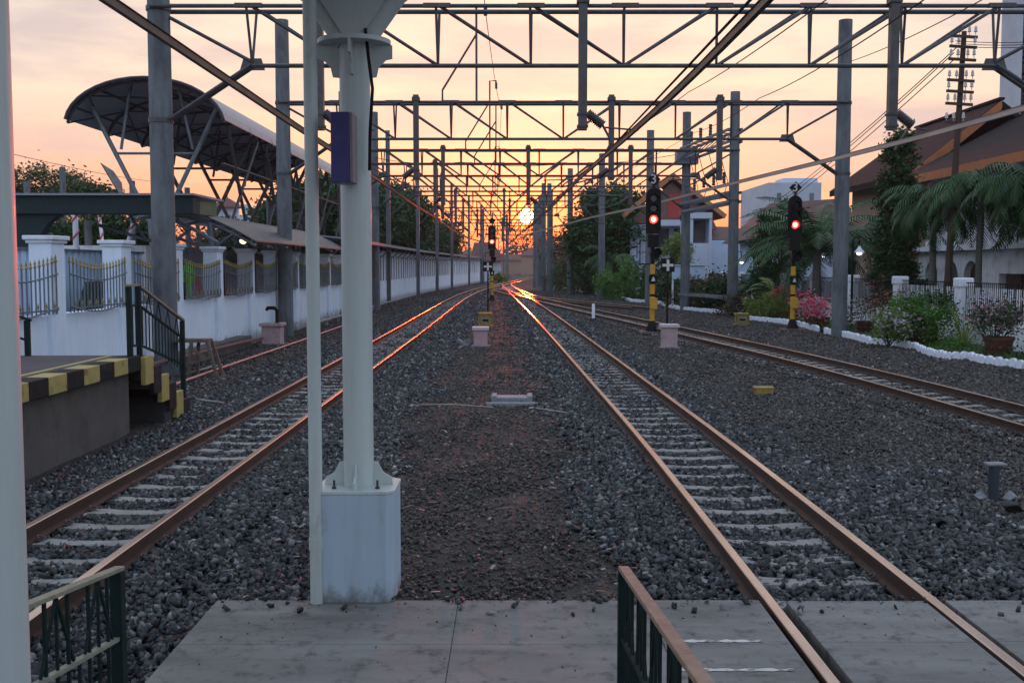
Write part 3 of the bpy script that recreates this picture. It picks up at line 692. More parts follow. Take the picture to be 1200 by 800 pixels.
MB().box(WX-.3, 11.5, -.3, WX, 60, 1.40).build('low_wall', white_wall, t)
MB().box(WX-.001, 18.5, -.3, WX+.42, 33, .16).build('plinth', concrete_wall, t)
pys = [16.1, 19.8, 23.3, 27.0, 30.8, 34.6, 38.2, 41.9, 45.6, 49.2, 52.9, 56.5]
proto = None
for yy in pys:
    MB().box(WX-.31, yy-.3, -.3, WX+.1, yy+.3, 2.72).build('pillar', white_wall, t, bevel=.01)
    m = MB().box(WX-.35, yy-.34, 2.72, WX+.14, yy+.34, 2.78).box(WX-.39, yy-.38, 2.78, WX+.18, yy+.38, 2.86); m.build('pillar_cap', white_trim, t, bevel=.015)
def grille(t, y0, y1):
    n = max(4, int((y1-y0)/.17)); m = MB(); tip = MB()
    X = WX+.13; L = y1-y0
    for i in range(n+1):
        u = i/n; y = y0+.06+(L-.12)*u; z = 2.36-.14*math.sin(math.pi*u)
        m.bar((X, y, 1.42), (X, y, z), .022); tip.lathe((X, y, z), [(.012, 0), (.032, .03), (.012, .07), (.022, .09), (.001, .16)], 6)
        if i % 2: tip.lathe((X, y+.08, 1.52), [(.01, 0), (.02, .06), (.001, .14)], 6)
    for dz in (0, -.62):
        pts = [(X+.015, y0+.02+(L-.04)*i/12, 2.16-.14*math.sin(math.pi*i/12)+(dz)) for i in range(13)]
        m.tube(pts, .016, 6)
    m.bar((X, y0, 1.5), (X, y1, 1.5), .03)
    g = m.build('iron_grille', post_steel, t); tip.build('spear_tips', mustard, g)
for a, b in zip(pys[:-1], pys[1:]): grille(t, a+.36, b-.12)
# corrugated hoarding some metres behind the wall
t = thing('metal_hoarding', (-10.4, 20, GZ), 'ribbed grey blue metal hoarding behind the white wall', 'fence')
m = MB(); y = 10
while y < 30: m.box(-10.42, y, GZ, -10.36, y+.22, 2.65); m.box(-10.45, y+.22, GZ, -10.40, y+.34, 2.65); y += .34
m.build('sheet', blue_wall, t); MB().box(-10.5, 10, 2.65, -10.3, 30, 2.70).build('top_rail', post_steel, t)
# objects seen through the wall openings
b1 = MB(); b1.prism([(-9.6, 23.2, .6), (-9.6, 25.3, .6), (-9.6, 25.3, 1.95), (-9.6, 24.3, 1.95)], (-.12, 0, 0)); tag(b1.build('display_board', darkgreen), 'dark green slanted board behind the first full wall opening', 'board')
t = thing('hanging_jacket', at(219, 310, 29.6), 'lime green jacket hanging behind the grille near the tall concrete pole', 'jacket')
c0 = Vector((-9.2, 30.4, 2.44))
m = MB(); m.tube([c0+Vector((0, 0, -.02)), c0+Vector((0, 0, -.12)), c0+Vector((0, 0, -.3)), c0+Vector((.02, 0, -.7)), c0+Vector((-.02, 0, -1.1))], [.03, .09, .11, .08, .07], 10); m.build('body', lime, t, smooth=True)
for s in (-1, 1): MB().tube([c0+Vector((s*.08, 0, -.1)), c0+Vector((s*.15, 0, -.35)), c0+Vector((s*.13, 0, -.6))], [.045, .04, .03], 8).build('sleeve', lime, t, smooth=True)
m = MB(); c1 = Vector((-9.2, 31.35, 2.05)); m.tube([c1, c1+Vector((0, 0, -.1)), c1+Vector((0, 0, -.55))], [.03, .09, .1], 8); tag(m.build('cloth', redf, smooth=True), 'red cloth hanging beside the lime green jacket', 'cloth')
c2 = Vector((-9.3, 35.2, 1))
t = thing('cabinet', c2, 'dark red cabinet standing behind the fifth wall opening', 'cabinet')
MB().box(c2.x-.25, c2.y, .9, c2.x+.2, c2.y+.3, 2.0).build('body', M('dark_red_paint', (.16, .02, .018)), t, bevel=.01); MB().box(c2.x-.27, c2.y-.02, 2.0, c2.x+.22, c2.y+.32, 2.04).build('top', black, t)
t = thing('wooden_door', (-9.5, 40.8, 0), 'brown wooden door behind the wall opening before the second pole', 'door')
MB().box(-9.55, 39.7, .2, -9.48, 42.0, 2.75).build('leaf', M('door_wood', (.17, .09, .05), (.12, .06, .03), .6, scale=5, stretch=(1, 6, 1)), t)
MB().box(-9.58, 39.58, .2, -9.46, 39.7, 2.8).box(-9.58, 42.0, .2, -9.46, 42.12, 2.8).build('frame', woodm, t)
t = thing('waiting_room', (-11, 44, GZ), 'plain pale rear building wall behind the white wall grilles', 'building')
MB().box(-13, 31, -.3, -10.6, 60, 2.9).build('wall', house_wall, t)
for yy in (33.5, 39, 43.5, 48, 53): MB().box(-10.605, yy, 1.0, -10.58, yy+1.1, 2.4).build('window', glassdk, t)

# far annexe: long white building with windows under a low roof, curving with the line
WC = spline([(58, -8.45), (75, -8.4), (95, -8.1), (115, -7.3), (135, -6.3), (155, -5.2), (175, -4.2)])
t = thing('annexe_building', (-8.5, 62, GZ), 'long white station annexe with tall dark windows below a low grey roof', 'building')
m = MB(); wins = MB(); y = 58.9; pil = MB()
while y < 160:
    y2 = y+3; a = (WC(y), y); b = (WC(y2), y2)
    wall_run(m, a, b, -.3, 3.3, .25, [(.42, 1.22, 1.35, 3.0, False), (1.78, 2.58, 1.35, 3.0, False)] if y < 118 else [(.8, 1.4, 1.4, 2.7, False)])
    g = MB().bar((WC(y)-.045, y+.1, 2), (WC(y2)-.045, y2-.1, 2), .03, 2.2).build('window', glassdk, t)
    p = MB().box(WC(y)-.05, y-.11, 1.2, WC(y)+.05, y+.11, 3.28).build('pilaster', white_trim, t)
    y = y2
m.build('wall', white_wall, t)
m = MB(); ysr = list(np.arange(49, 162, 3))
for ya, yb_ in zip(ysr[:-1], ysr[1:]):
    xa, xb = WC(max(58, ya)), WC(max(58, yb_)); za = 3.52
    m.hexa([(xa+.95, ya, za), (xb+.95, yb_, za), (xb-4, yb_, za+.5), (xa-4, ya, za+.5), (xa+.95, ya, za+.07), (xb+.95, yb_, za+.07), (xb-4, yb_, za+.6), (xa-4, ya, za+.6)])
m.build('roof', silver, t)
m = MB()
for ya in np.arange(50, 160, 3): xa = WC(max(58, ya)); m.bar((xa+.08, ya, 2.85), (xa+.85, ya, 3.5), .06)
m.build('roof_brackets', post_steel, t)
m = MB()
for ya, yb_ in zip(ysr[:-1], ysr[1:]): xa, xb = WC(max(58, ya)), WC(max(58, yb_)); m.bar((xa+.97, ya, 3.53), (xb+.97, yb_, 3.53), .05, .16)
m.build('gutter', silver, t)
# service pipe on stands along the wall foot
t = thing('service_pipe', (-7.9, 45, GZ), 'grey service pipe on low stands along the foot of the white wall', 'pipe')
pts = [(WC(max(58, y))+.62, y, .05) for y in np.arange(42, 156, 3)]
MB().tube(pts, .05, 8).build('pipe', pvc, t, smooth=True); m = MB()
for p in pts: m.box(p[0]-.05, p[1]-.05, -.3, p[0]+.05, p[1]+.05, .02)
m.build('stands', concrete_grey, t)
m = MB().tube([(-7.78, 18.6, .22), (-7.82, 25, .16), (-7.9, 31, .08), (-7.95, 36, -.02)], .045, 8); tag(m.build('drain_pipe', rustred, smooth=True), 'dull red drain pipe lying at the foot of the nearest wall section', 'pipe')
m = MB().tube([(-6.88, 18.3, -.10), (-6.9, 25, -.10), (-6.88, 32, -.11), (-6.9, 46, -.12)], .028, 8); tag(m.build('cable_conduit', M('pale_conduit', (.3, .26, .23), (.22, .18, .16), .5), smooth=True), 'long thin pale conduit lying between the wall and the left track', 'pipe')
m = MB().tube([(-7.35, 23.9, -.12), (-7.2, 25.6, -.1), (-7.1, 26.0, -.1)], .02, 6); tag(m.build('loose_pipe', pvc), 'short loose grey pipe lying beside the wooden trestle', 'pipe')
m = MB().tube([G(231, 468, -.14), G(262, 472, -.12)], .022, 6); tag(m.build('loose_pipe', pvc), 'short pale pipe lying on the ballast near the stair foot', 'pipe')
for (px, py, hgt) in ((458, 352, .9), (511, 341, .9)):
    p = G(px, py); m = MB().tube([p, p+Vector((0, 0, hgt)), p+Vector((-.08, 0, hgt+.12)), p+Vector((-.25, 0, hgt+.1))], .05, 8)
    tag(m.build('vent_pipe', black, smooth=True), 'black bent vent pipe at the annexe wall, '+('nearer one' if px < 500 else 'farther one'), 'pipe', 'black bent vent pipes')

# ------------------------------------------------------------------ small curved canopy over the wall
t = thing('side_canopy', (-8.8, 40, 3), 'dark curved lean-to canopy with grey trusses over the white wall', 'canopy')
prof = [(-11.2, 3.75), (-10.4, 3.92), (-9.6, 3.88), (-8.9, 3.70), (-8.2, 3.38), (-7.55, 3.02)]
m = MB(); 
for (xa, za), (xb, zb) in zip(prof[:-1], prof[1:]): m.hexa([(xa, 31.5, za), (xb, 31.5, zb), (xb, 49, zb), (xa, 49, za), (xa, 31.5, za+.04), (xb, 31.5, zb+.04), (xb, 49, zb+.04), (xa, 49, za+.04)])
m.build('roof', rooftop, t)
for yy in (27.5, 31.6, 36, 40.5, 45):
    m = MB(); m.tube([(x, yy, z-.12) for x, z in prof], .05, 8); m.tube([(-10.6, yy, 3.35), (-9.4, yy, 2.98), (-8.75, yy, 2.86)], .045, 8); m.tube([(-8.75, yy, 2.88), (-8.2, yy, 3.28)], .04, 8); m.tube([(-8.85, yy, 2.85), (-8.9, yy, 3.6)], .09, 8); m.tube([(-9.4, yy, 2.98), (-9.9, yy, 3.78)], .035, 8)
    m.build('truss', post_steel, t, smooth=True)
m = MB()
for (xa, za), (xb, zb) in zip(prof[:3], prof[1:4]): m.hexa([(xa, 26.5, za+.05), (xb, 26.5, zb+.05), (xb, 31.4, zb+.05), (xa, 31.4, za+.05), (xa, 26.5, za+.1), (xb, 26.5, zb+.1), (xb, 31.4, zb+.1), (xa, 31.4, za+.1)])
m.build('roof', dark_under, t)
c0 = at(285, 286, 33)
t = thing('ceiling_lamp', c0, 'small warm lit lamp hanging under the dark curved canopy', 'lamp')
MB().lathe(c0, [(.03, 0), (.1, .05), (.11, .12), (.05, .17)], 14).build('bulb', warm_lamp, t, smooth=True); MB().lathe(c0, [(.12, .14), (.2, .17), (.05, .24), (.02, .34)], 14).build('shade', black, t, smooth=True)

# teal roof beam structure
t = thing('teal_shelter', (-10, 26, GZ), 'dark teal shelter frame with deep fascia behind the wall pillars', 'shelter')
a = at(14, 226, 26); b = at(186, 232, 26)
MB().box(a.x, 25.9, 3.56, -7.7+.0, 26.5, 4.0).build('fascia', teal, t, bevel=.01)
MB().box(a.x, 25.8, 4.0, -7.65, 28.5, 4.05).build('roof', silver, t)
MB().box(-8.75, 26.0, GZ, -8.6, 26.15, 3.56).build('post', teal, t)
m = MB(); pts = []
for k in range(9): tt = R(90*k/8); pts.append((a.x+.75-.75*math.sin(tt)*0+(-.0)+.75*(1-math.cos(tt))-.0, 26.0, 3.56-.85*(1-math.sin(tt)) if False else 3.56-.9*(1-math.sin(tt))))
poly = [(a.x-.1, 26.0, 3.56), (a.x-.1, 26.0, 1.9), (a.x+.45, 26.0, 1.9), (a.x+.5, 26.0, 2.6), (a.x+.62, 26.0, 3.0), (a.x+.85, 26.0, 3.35), (a.x+1.15, 26.0, 3.56)]
m.prism(poly, (0, .3, 0)); m.build('corner_bracket', teal, t)
c0 = at(212, 240, 29); t = thing('roof_box', c0, 'olive box room on the roof right behind the tall near pole', 'box')
MB().box(c0.x-.35, 28.8, 3.7, c0.x+.55, 30.5, 4.15).build('box', olive, t); MB().box(c0.x-.4, 28.7, 4.15, c0.x+.65, 30.6, 4.2).build('lid', olive, t)

# ------------------------------------------------------------------ big arched canopy
t = thing('arched_canopy', (-13.5, 40, GZ), 'large dark barrel vault canopy on crossed steel struts behind the white wall', 'canopy')
y0, y1 = 40.0, 74.0; xl, xr = -16.55, -10.7; ze = 7.72; za = 9.25; nA = 18
arc = []
for k in range(nA+1):
    u = -1+2*k/nA; x = (xl+xr)/2+(xr-xl)/2*math.sin(u*math.pi/2*.92)/math.sin(math.pi/2*.92); z = ze+(za-ze)*(math.cos(u*math.pi/2*.92)-math.cos(math.pi/2*.92))/(1-math.cos(math.pi/2*.92)); arc.append((x, z))
m = MB(); mu = MB()
for (x1_, z1_), (x2_, z2_) in zip(arc[:-1], arc[1:]):
    m.hexa([(x1_, y0, z1_), (x2_, y0, z2_), (x2_, y1, z2_), (x1_, y1, z1_), (x1_, y0, z1_+.04), (x2_, y0, z2_+.04), (x2_, y1, z2_+.04), (x1_, y1, z1_+.04)])
m.build('roof_sheet', silver, t)
for yy in np.arange(y0+.2, y1, 4):
    MB().tube([(x, yy, z-.1) for x, z in arc], .06, 6).build('rib', dark_under, t, smooth=True)
m = MB()
for k in (2, 5, 9, 13, 16): m.tube([(arc[k][0], y0+.1, arc[k][1]-.06), (arc[k][0], y1, arc[k][1]-.06)], .045, 6)
for i, yy in enumerate(np.arange(y0+.2, y1-4, 4)):
    for k in (0, 4, 9, 13):
        m.tube([(arc[k][0], yy, arc[k][1]-.1), (arc[k+4][0], yy+4, arc[k+4][1]-.1)], .035, 5); m.tube([(arc[k+4][0], yy, arc[k+4][1]-.1), (arc[k][0], yy+4, arc[k][1]-.1)], .035, 5)
m.build('purlins', dark_under, t)
MB().tube([(x, y0, z) for x, z in arc], .07, 6).build('front_rim', dark_under, t, smooth=True)
xc = (xl+xr)/2
for i, yy in enumerate((41.2, 47.5, 53.8, 60.1, 66.4, 72.7)):
    m = MB(); mt = post_steel if i < 1 else steel_dk
    m.tube([(arc[3][0], yy, arc[3][1]-.1), (xc-.3, yy, 4.1), (xc, yy, GZ)], .09, 8); m.tube([(arc[15][0], yy, arc[15][1]-.1), (xc+.3, yy, 4.1), (xc+.1, yy, GZ)], .09, 8)
    m.tube([(arc[7][0], yy, arc[7][1]-.1), (arc[3][0]+1.1, yy, 6.75)], .06, 8); m.tube([(arc[11][0], yy, arc[11][1]-.1), (arc[15][0]-1.0, yy, 6.75)], .06, 8)
    m.tube([(arc[3][0]+.95, yy, 6.6), (arc[15][0]-.95, yy, 6.6)], .05, 8)
    m.build('strut_frame', mt, t, smooth=True)
m = MB()
for yy in (44, 50.3, 56.6, 62.9, 69):
    for xx, s in ((-10.9, 1),):
        m.tube([(xx, yy-2.6, 7.6), (xx-.3, yy+1.6, 3.4)], .07, 6); m.tube([(xx, yy+2.2, 7.6), (xx-.3, yy-2.0, 3.4)], .07, 6)
m.tube([(-11, 41, 6.2), (-11, 73, 6.2)], .045, 6)
m.build('cross_struts', steel_dk, t)

# ------------------------------------------------------------------ portal gantries over the tracks
ZL, ZU = 6.78, 8.03
def insul(m, p, q, r=.09, n=6):
    p = Vector(p); q = Vector(q); d = q-p; pts = []; rs = []
    for i in range(n):
        for f_, rr in ((0, .78), (.3, 1), (.6, 1), (.85, .78)): pts.append(p+d*((i+f_)/n)); rs.append(r*rr)
    m.tube(pts, rs, 10)
ordn = ['nearest', 'second nearest', 'third', 'fourth', 'fifth', 'sixth', 'seventh', 'eighth', 'ninth', 'tenth', 'eleventh', 'twelfth', 'thirteenth', 'fourteenth', 'fifteenth']
def gantry(i, Yg, XL, XR, lp, rp, drops, mast, ptop=10.9):
    Xc = (XL+XR)/2; half = (XR-XL)/2
    far = Yg > 105
    t = thing('gantry', (Xc, Yg, GZ), 'steel lattice portal gantry across the tracks, %s from the viewer' % ordn[i], 'gantry', 'overhead line gantries')
    rc = .05 if not far else .055; nseg = 8 if Yg < 70 else 5
    bay = half*2/10.0
    nodes = [Xc-4*bay+k*bay for k in range(9)]
    dy = .28
    for s in (-1, 1): MB().tube([(XL-.1, Yg+s*dy, ZU), (XR+.1, Yg+s*dy, ZU)], rc+.004*s, nseg).build('top_chord', steel, t, smooth=True)
    MB().tube([(nodes[0], Yg, ZL), (nodes[-1], Yg, ZL)], rc, nseg).build('bottom_chord', steel, t, smooth=True)
    m = MB(); rw = .032
    for k, x in enumerate(nodes):
        for s in (-1, 1):
            m.tube([(x+.05*s*(1 if k in (0, 8) or k > 4 else .4), Yg+s*dy, ZU), (x, Yg, ZL)], rw, 5)
        if k < 4: m.tube([(x+.05, Yg-dy, ZU), (nodes[k+1], Yg, ZL)], rw*1.25, 5); m.tube([(x+.2, Yg+dy, ZU), (nodes[k+1], Yg, ZL)], rw*1.1, 5)
        if k > 4: m.tube([(x-.05, Yg-dy, ZU), (nodes[k-1], Yg, ZL)], rw*1.25, 5); m.tube([(x-.2, Yg+dy, ZU), (nodes[k-1], Yg, ZL)], rw*1.1, 5)
    m.tube([(XL, Yg, ZU-.06), (nodes[0], Yg, ZL+.08)], .045, 6); m.tube([(XR, Yg, ZU-.06), (nodes[-1], Yg, ZL+.08)], .045, 6)
    for k, x in enumerate(nodes): m.bar((x-.3, Yg-dy, ZU+.01), (x+.3, Yg-dy, ZU+.01), .12, .09) if Yg < 62 else None
    m.build('lattice', steel, t)
    for xn, xp, s in ((nodes[0], XL, -1), (nodes[-1], XR, 1)):
        m = MB()
        for q in (-.11, .11): m.tube([(xn, Yg+q, ZL), (xp+s*(-.2), Yg+q, ZL-1.22)], .048, 6)
        m.prism([(xn-.2, Yg-.02, ZL+.16), (xn+.2, Yg-.02, ZL+.16), (xn+.28, Yg-.02, ZL-.1), (xn-.28, Yg-.02, ZL-.1)], (0, .04, 0)); m.build('knee_brace', steel, t)
    for xp, kind, nm in ((XL, lp, 0), (XR, rp, 1)):
        if kind == 'c':
            pl = MB().lathe((xp, Yg, -.3), [(.27, 0), (.255, ptop*.5), (.235, ptop+.3)], 24 if Yg < 60 else 12).build('pole', concrete_pole, t, smooth=True)
            for z in (ZL-1.22, ZU): MB().lathe((xp, Yg, z-.05), [(.275, 0), (.275, .10)], 16).build('clamp_band', steel, pl)
        else:
            m = MB().box(xp-.13, Yg-.13, -.3, xp-.11, Yg+.13, ptop).box(xp+.11, Yg-.13, -.3, xp+.13, Yg+.13, ptop).box(xp-.11, Yg-.015, -.3, xp+.11, Yg+.015, ptop)
            m.build('pole', post_steel, t)
    for (xd, xt) in drops:
        d = MB().cbox(xd, Yg-.42, 5.3, .19, .19, 2.95).build('drop_arm', steel, t)
        for cz_, cs_, ch_ in ((8.05, .27, .12), (5.62, .24, .05), (5.36, .24, .05)): MB().cbox(xd, Yg-.42, cz_, cs_, cs_, ch_).build('clamp', steel_dk, d)
        s = 1 if xt > xd else -1
        m = MB(); insul(m, (xd+s*.1, Yg-.42, 5.68), (xd+s*.46, Yg-.42, 5.4), .115, 10); m.build('insulator', ceram, d, smooth=True)
        m = MB().tube([(xd+s*.44, Yg-.42, 5.42), (xt+s*.1, Yg-.42, 5.05), (xt, Yg-.42, 4.86)], .03, 6).tube([(xd+s*.5, Yg-.42, 5.36), (xt+s*.7, Yg-.42, 5.3)], .022, 6); m.build('steady_arm', steel, d)
    if mast:
        x = mast; mm = MB().tube([(x, Yg, ZU), (x, Yg, ZU+mh), (x+.32, Yg, ZU+mh), (x+.32, Yg, ZU+mh-.25)], .045, 6).tube([(x, Yg, ZU+mh*.7), (x-1.2, Yg, ZU+.45), (x-1.2, Yg, ZU)], .04, 6)
        mm.build('earth_wire_mast', steel, t); mm = MB(); insul(mm, (x+.32, Yg, ZU+mh-.1), (x+.32, Yg, ZU+mh-.4), .07, 3); mm.build('insulator', ceram, t)
    return t
mh = 3.4
GL = [(24.3, -7.9, 12.9, 'c', 'c', [(-4.25, T1(24)), (1.56, T2(24)), (8.4, T3(24)+.9)], 0),
      (38.1, -8.08, 11.7, 'c', 'c', [(-3.35, T1(38)), (3.47, T2(38)), (7.25, T3(38))], -1.25),
      (53.5, -8.35, 11.05, 'c', 'c', [(-3.4, T1(53)), (.8, T2(53)), (5.85, T3(53))], -1.1),
      (60.5, -7.75, 9.8, 'c', 'c', [(-4.3, T1(60))], -.9),
      (68.5, -7.9, 8.8, 's', 'c', [(-4.4, T1(68))], 0),
      (82.5, -7.25, 6.9, 's', 'c', [(-4.3, T1(82)), (-.6, T2(82)-1)], -1.3),
      (95, -6.65, 5.15, 's', 'c', [(-4.3, T1(95)), (-.2, T2(95))], 0),
      (112, -6.3, 3.9, 's', 'c', [(-3.6, T1(112))], -1.5),
      (132, -5.3, 3.45, 's', 'c', [(-1.2, T2(132))], 0),
      (152, -4.4, 3.6, 's', 'c', [(-.8, T2(152))], 0),
      (174, -3.2, 4.4, 's', 'c', [], 0), (200, -1.6, 5.6, 's', 'c', [], 0), (232, -.8, 8.0, 's', 'c', [], 0), (270, -2, 9, 's', 'c', [], 0), (320, -4, 9, 's', 'c', [], 0)]
for i, (Yg, a, b, lp, rp, dr, ms) in enumerate(GL):
    gantry(i, Yg, a, b, lp, rp, dr, ms)
# finial on the second gantry's right pole
# extra single poles in the far right cluster
for k, (px, Yp, tp) in enumerate(((627, 125, 10.4), (630, 142, 11), (637, 104, 10.6), (645, 99, 9.6))):
    x = (px-600)*Yp/1250; tag(MB().lathe((x, Yp, -.3), [(.24, 0), (.22, tp)], 12).build('concrete_pole', concrete_pole, smooth=True), ['slim free concrete pole left of the far pole cluster', 'free concrete pole just right of the sun', 'free concrete pole inside the far pole cluster', 'short free concrete pole at the right of the far cluster'][k], 'pole', 'free standing concrete poles')
for k, (px, Yp, tp) in enumerate(((566, 150, 10.6), (594, 170, 10.7))):
    x = (px-600)*Yp/1250; tag(MB().lathe((x, Yp, -.3), [(.22, 0), (.2, tp)], 12).build('concrete_pole', concrete_pole, smooth=True), ['free pole beyond the annexe behind the left signal', 'free pole just left of the far junction'][k], 'pole', 'free standing concrete poles')

# rigid conductor bars over each track
def bar_along(f, y0, y1, z, label, w_=.055, h=.10, wob=0.0, mat_=None):
    m = MB(); ys = list(np.arange(y0, y1, 1.5)); n = 0
    prof = [(-w_/2, 0), (w_/2, 0), (w_/2, h*.35), (w_*.2, h*.4), (w_*.2, h*.85), (w_*.5, h), (-w_*.5, h), (-w_*.2, h*.85), (-w_*.2, h*.4), (-w_/2, h*.35)]
    for y in ys:
        zz = z+.0*y+.02*math.sin(y*.25)
        for px, pz in prof: m.v.append((f(y)+px+wob*math.sin(y*.13), y, zz+pz))
    k = len(prof)
    for i in range(len(ys)-1):
        for j in range(k): j2 = (j+1) % k; m.f.append((i*k+j, (i+1)*k+j, (i+1)*k+j2, i*k+j2))
    m.f.append(tuple(range(k))[::-1]); m.f.append(tuple((len(ys)-1)*k+j for j in range(k)))
    return tag(m.build('conductor_bar', mat_ or alum), label, 'conductor bar', 'overhead conductor bars')
bar_along(lambda y: T1(y)-.1, .5, 128, 4.74, 'dark overhead conductor bar running above the left track', wob=.05)
bar_along(lambda y: T2(y)+.05, .5, 136, 4.78, 'overhead conductor bar above the middle track, falling towards the sun', wob=.05)
bar_along(lambda y: T3(y)+.15, .5, 100, 4.78, 'pale overhead conductor bar crossing in front of the right houses', wob=.04, mat_=alum_pale)
# second wire beside the middle bar
def wire(pts, r, label, sag=0, mat=wirem, group='thin overhead wires'):
    P = [Vector(p) for p in pts]; out = []
    for a, b in zip(P[:-1], P[1:]):
        for i in range(10): t_ = i/10; p = a.lerp(b, t_); p.z -= sag*4*t_*(1-t_); out.append(p)
    out.append(P[-1]); return tag(MB().tube(out, r, 5).build('overhead_wire', mat, smooth=True), label, 'wire', group)
wire([(T2(y)+.16, y, 4.98) for y in (1, 24, 38, 53, 68, 95, 130)], .018, 'messenger wire close beside the middle conductor bar')
wire([(-1.0, 14, 12.6), (-.93, 38.1, 11.2), (-.78, 53.5, 11.1), (-.6, 60.5, 11.0), (-1, 82.5, 11), (-1.2, 112, 11)], .014, 'thin earth wire strung along the mast tops on the gantries', .1)
wire([at(1090, -5, 18), at(890, 115, 38), at(815, 155, 58), at(640, 250, 120)], .014, 'thin wire descending from the top right over the second gantry', .15)
wire([at(975, -5, 20), at(807, 108, 38), at(735, 155, 62)], .014, 'thin wire dropping from the top edge towards the middle poles', .1)
wire([at(1160, -5, 22), at(997, 72, 38.1)], .013, 'thin wire ending at the top of the second gantry right pole', .1)
wire([at(440, 185, 60), at(540, 190, 68), at(660, 192, 75), at(800, 180, 60)], .02, 'slack wire sagging across between the middle gantries', .2)
wire([at(-20, 172, 60), at(200, 215, 120)], .02, 'thin wire over the trees at the far left', .3)

# switch frame between the two right poles
t = thing('switch_frame', (10.6, 57, GZ), 'lattice isolator frame with insulators bridging two right hand poles', 'frame')
A = Vector((11.05, 53.3, 0)); B = Vector((9.8, 60.7, 0))
for z0, z1, nm in ((9.05, 8.9, 0), (8.45, 8.3, 0), (5.95, 5.8, 1), (5.5, 5.35, 1), (.72, .72, 2)):
    for o_x in (-.32, .32):
        MB().bar((A.x+o_x, A.y, z0), (B.x+o_x, B.y, z1), .09, .13).build('beam', post_steel, t)
m = MB(); ins = MB()
for k in range(9):
    u = (k+.5)/9; P = A.lerp(B, u); z = 8.72-.15*u
    m.bar((P.x-.32, P.y, z-.25), (P.x+.32, P.y, z+.3), .05); m.bar((P.x-.4, P.y, z+.3), (P.x+.4, P.y, z+.3), .05)
    m.bar((P.x-.36, P.y, 5.7), (P.x+.36, P.y, 5.85), .05)
m.build('rungs', post_steel, t)
for k in range(4):
    P = A.lerp(B, (k+1)/5); ins = MB(); insul(ins, (P.x-.2, P.y, 9.1), (P.x-.2, P.y, 9.7), .1, 4); ins.build('insulator', ceram, t, smooth=True)
    ins = MB(); insul(ins, (P.x, P.y, 6.5), (P.x, P.y, 7.1), .09, 4); ins.build('insulator', ceram, t, smooth=True)
    MB().tube([(P.x, P.y, 5.9), (P.x+.2, P.y, 6.6), (P.x, P.y, 7.2), (P.x-.3, P.y, 8.3)], .02, 5).build('jumper_cable', black, t)
MB().box(9.2, 60.0, 8.0, 10.4, 60.9, 8.75).build('switch_box', post_steel, t)

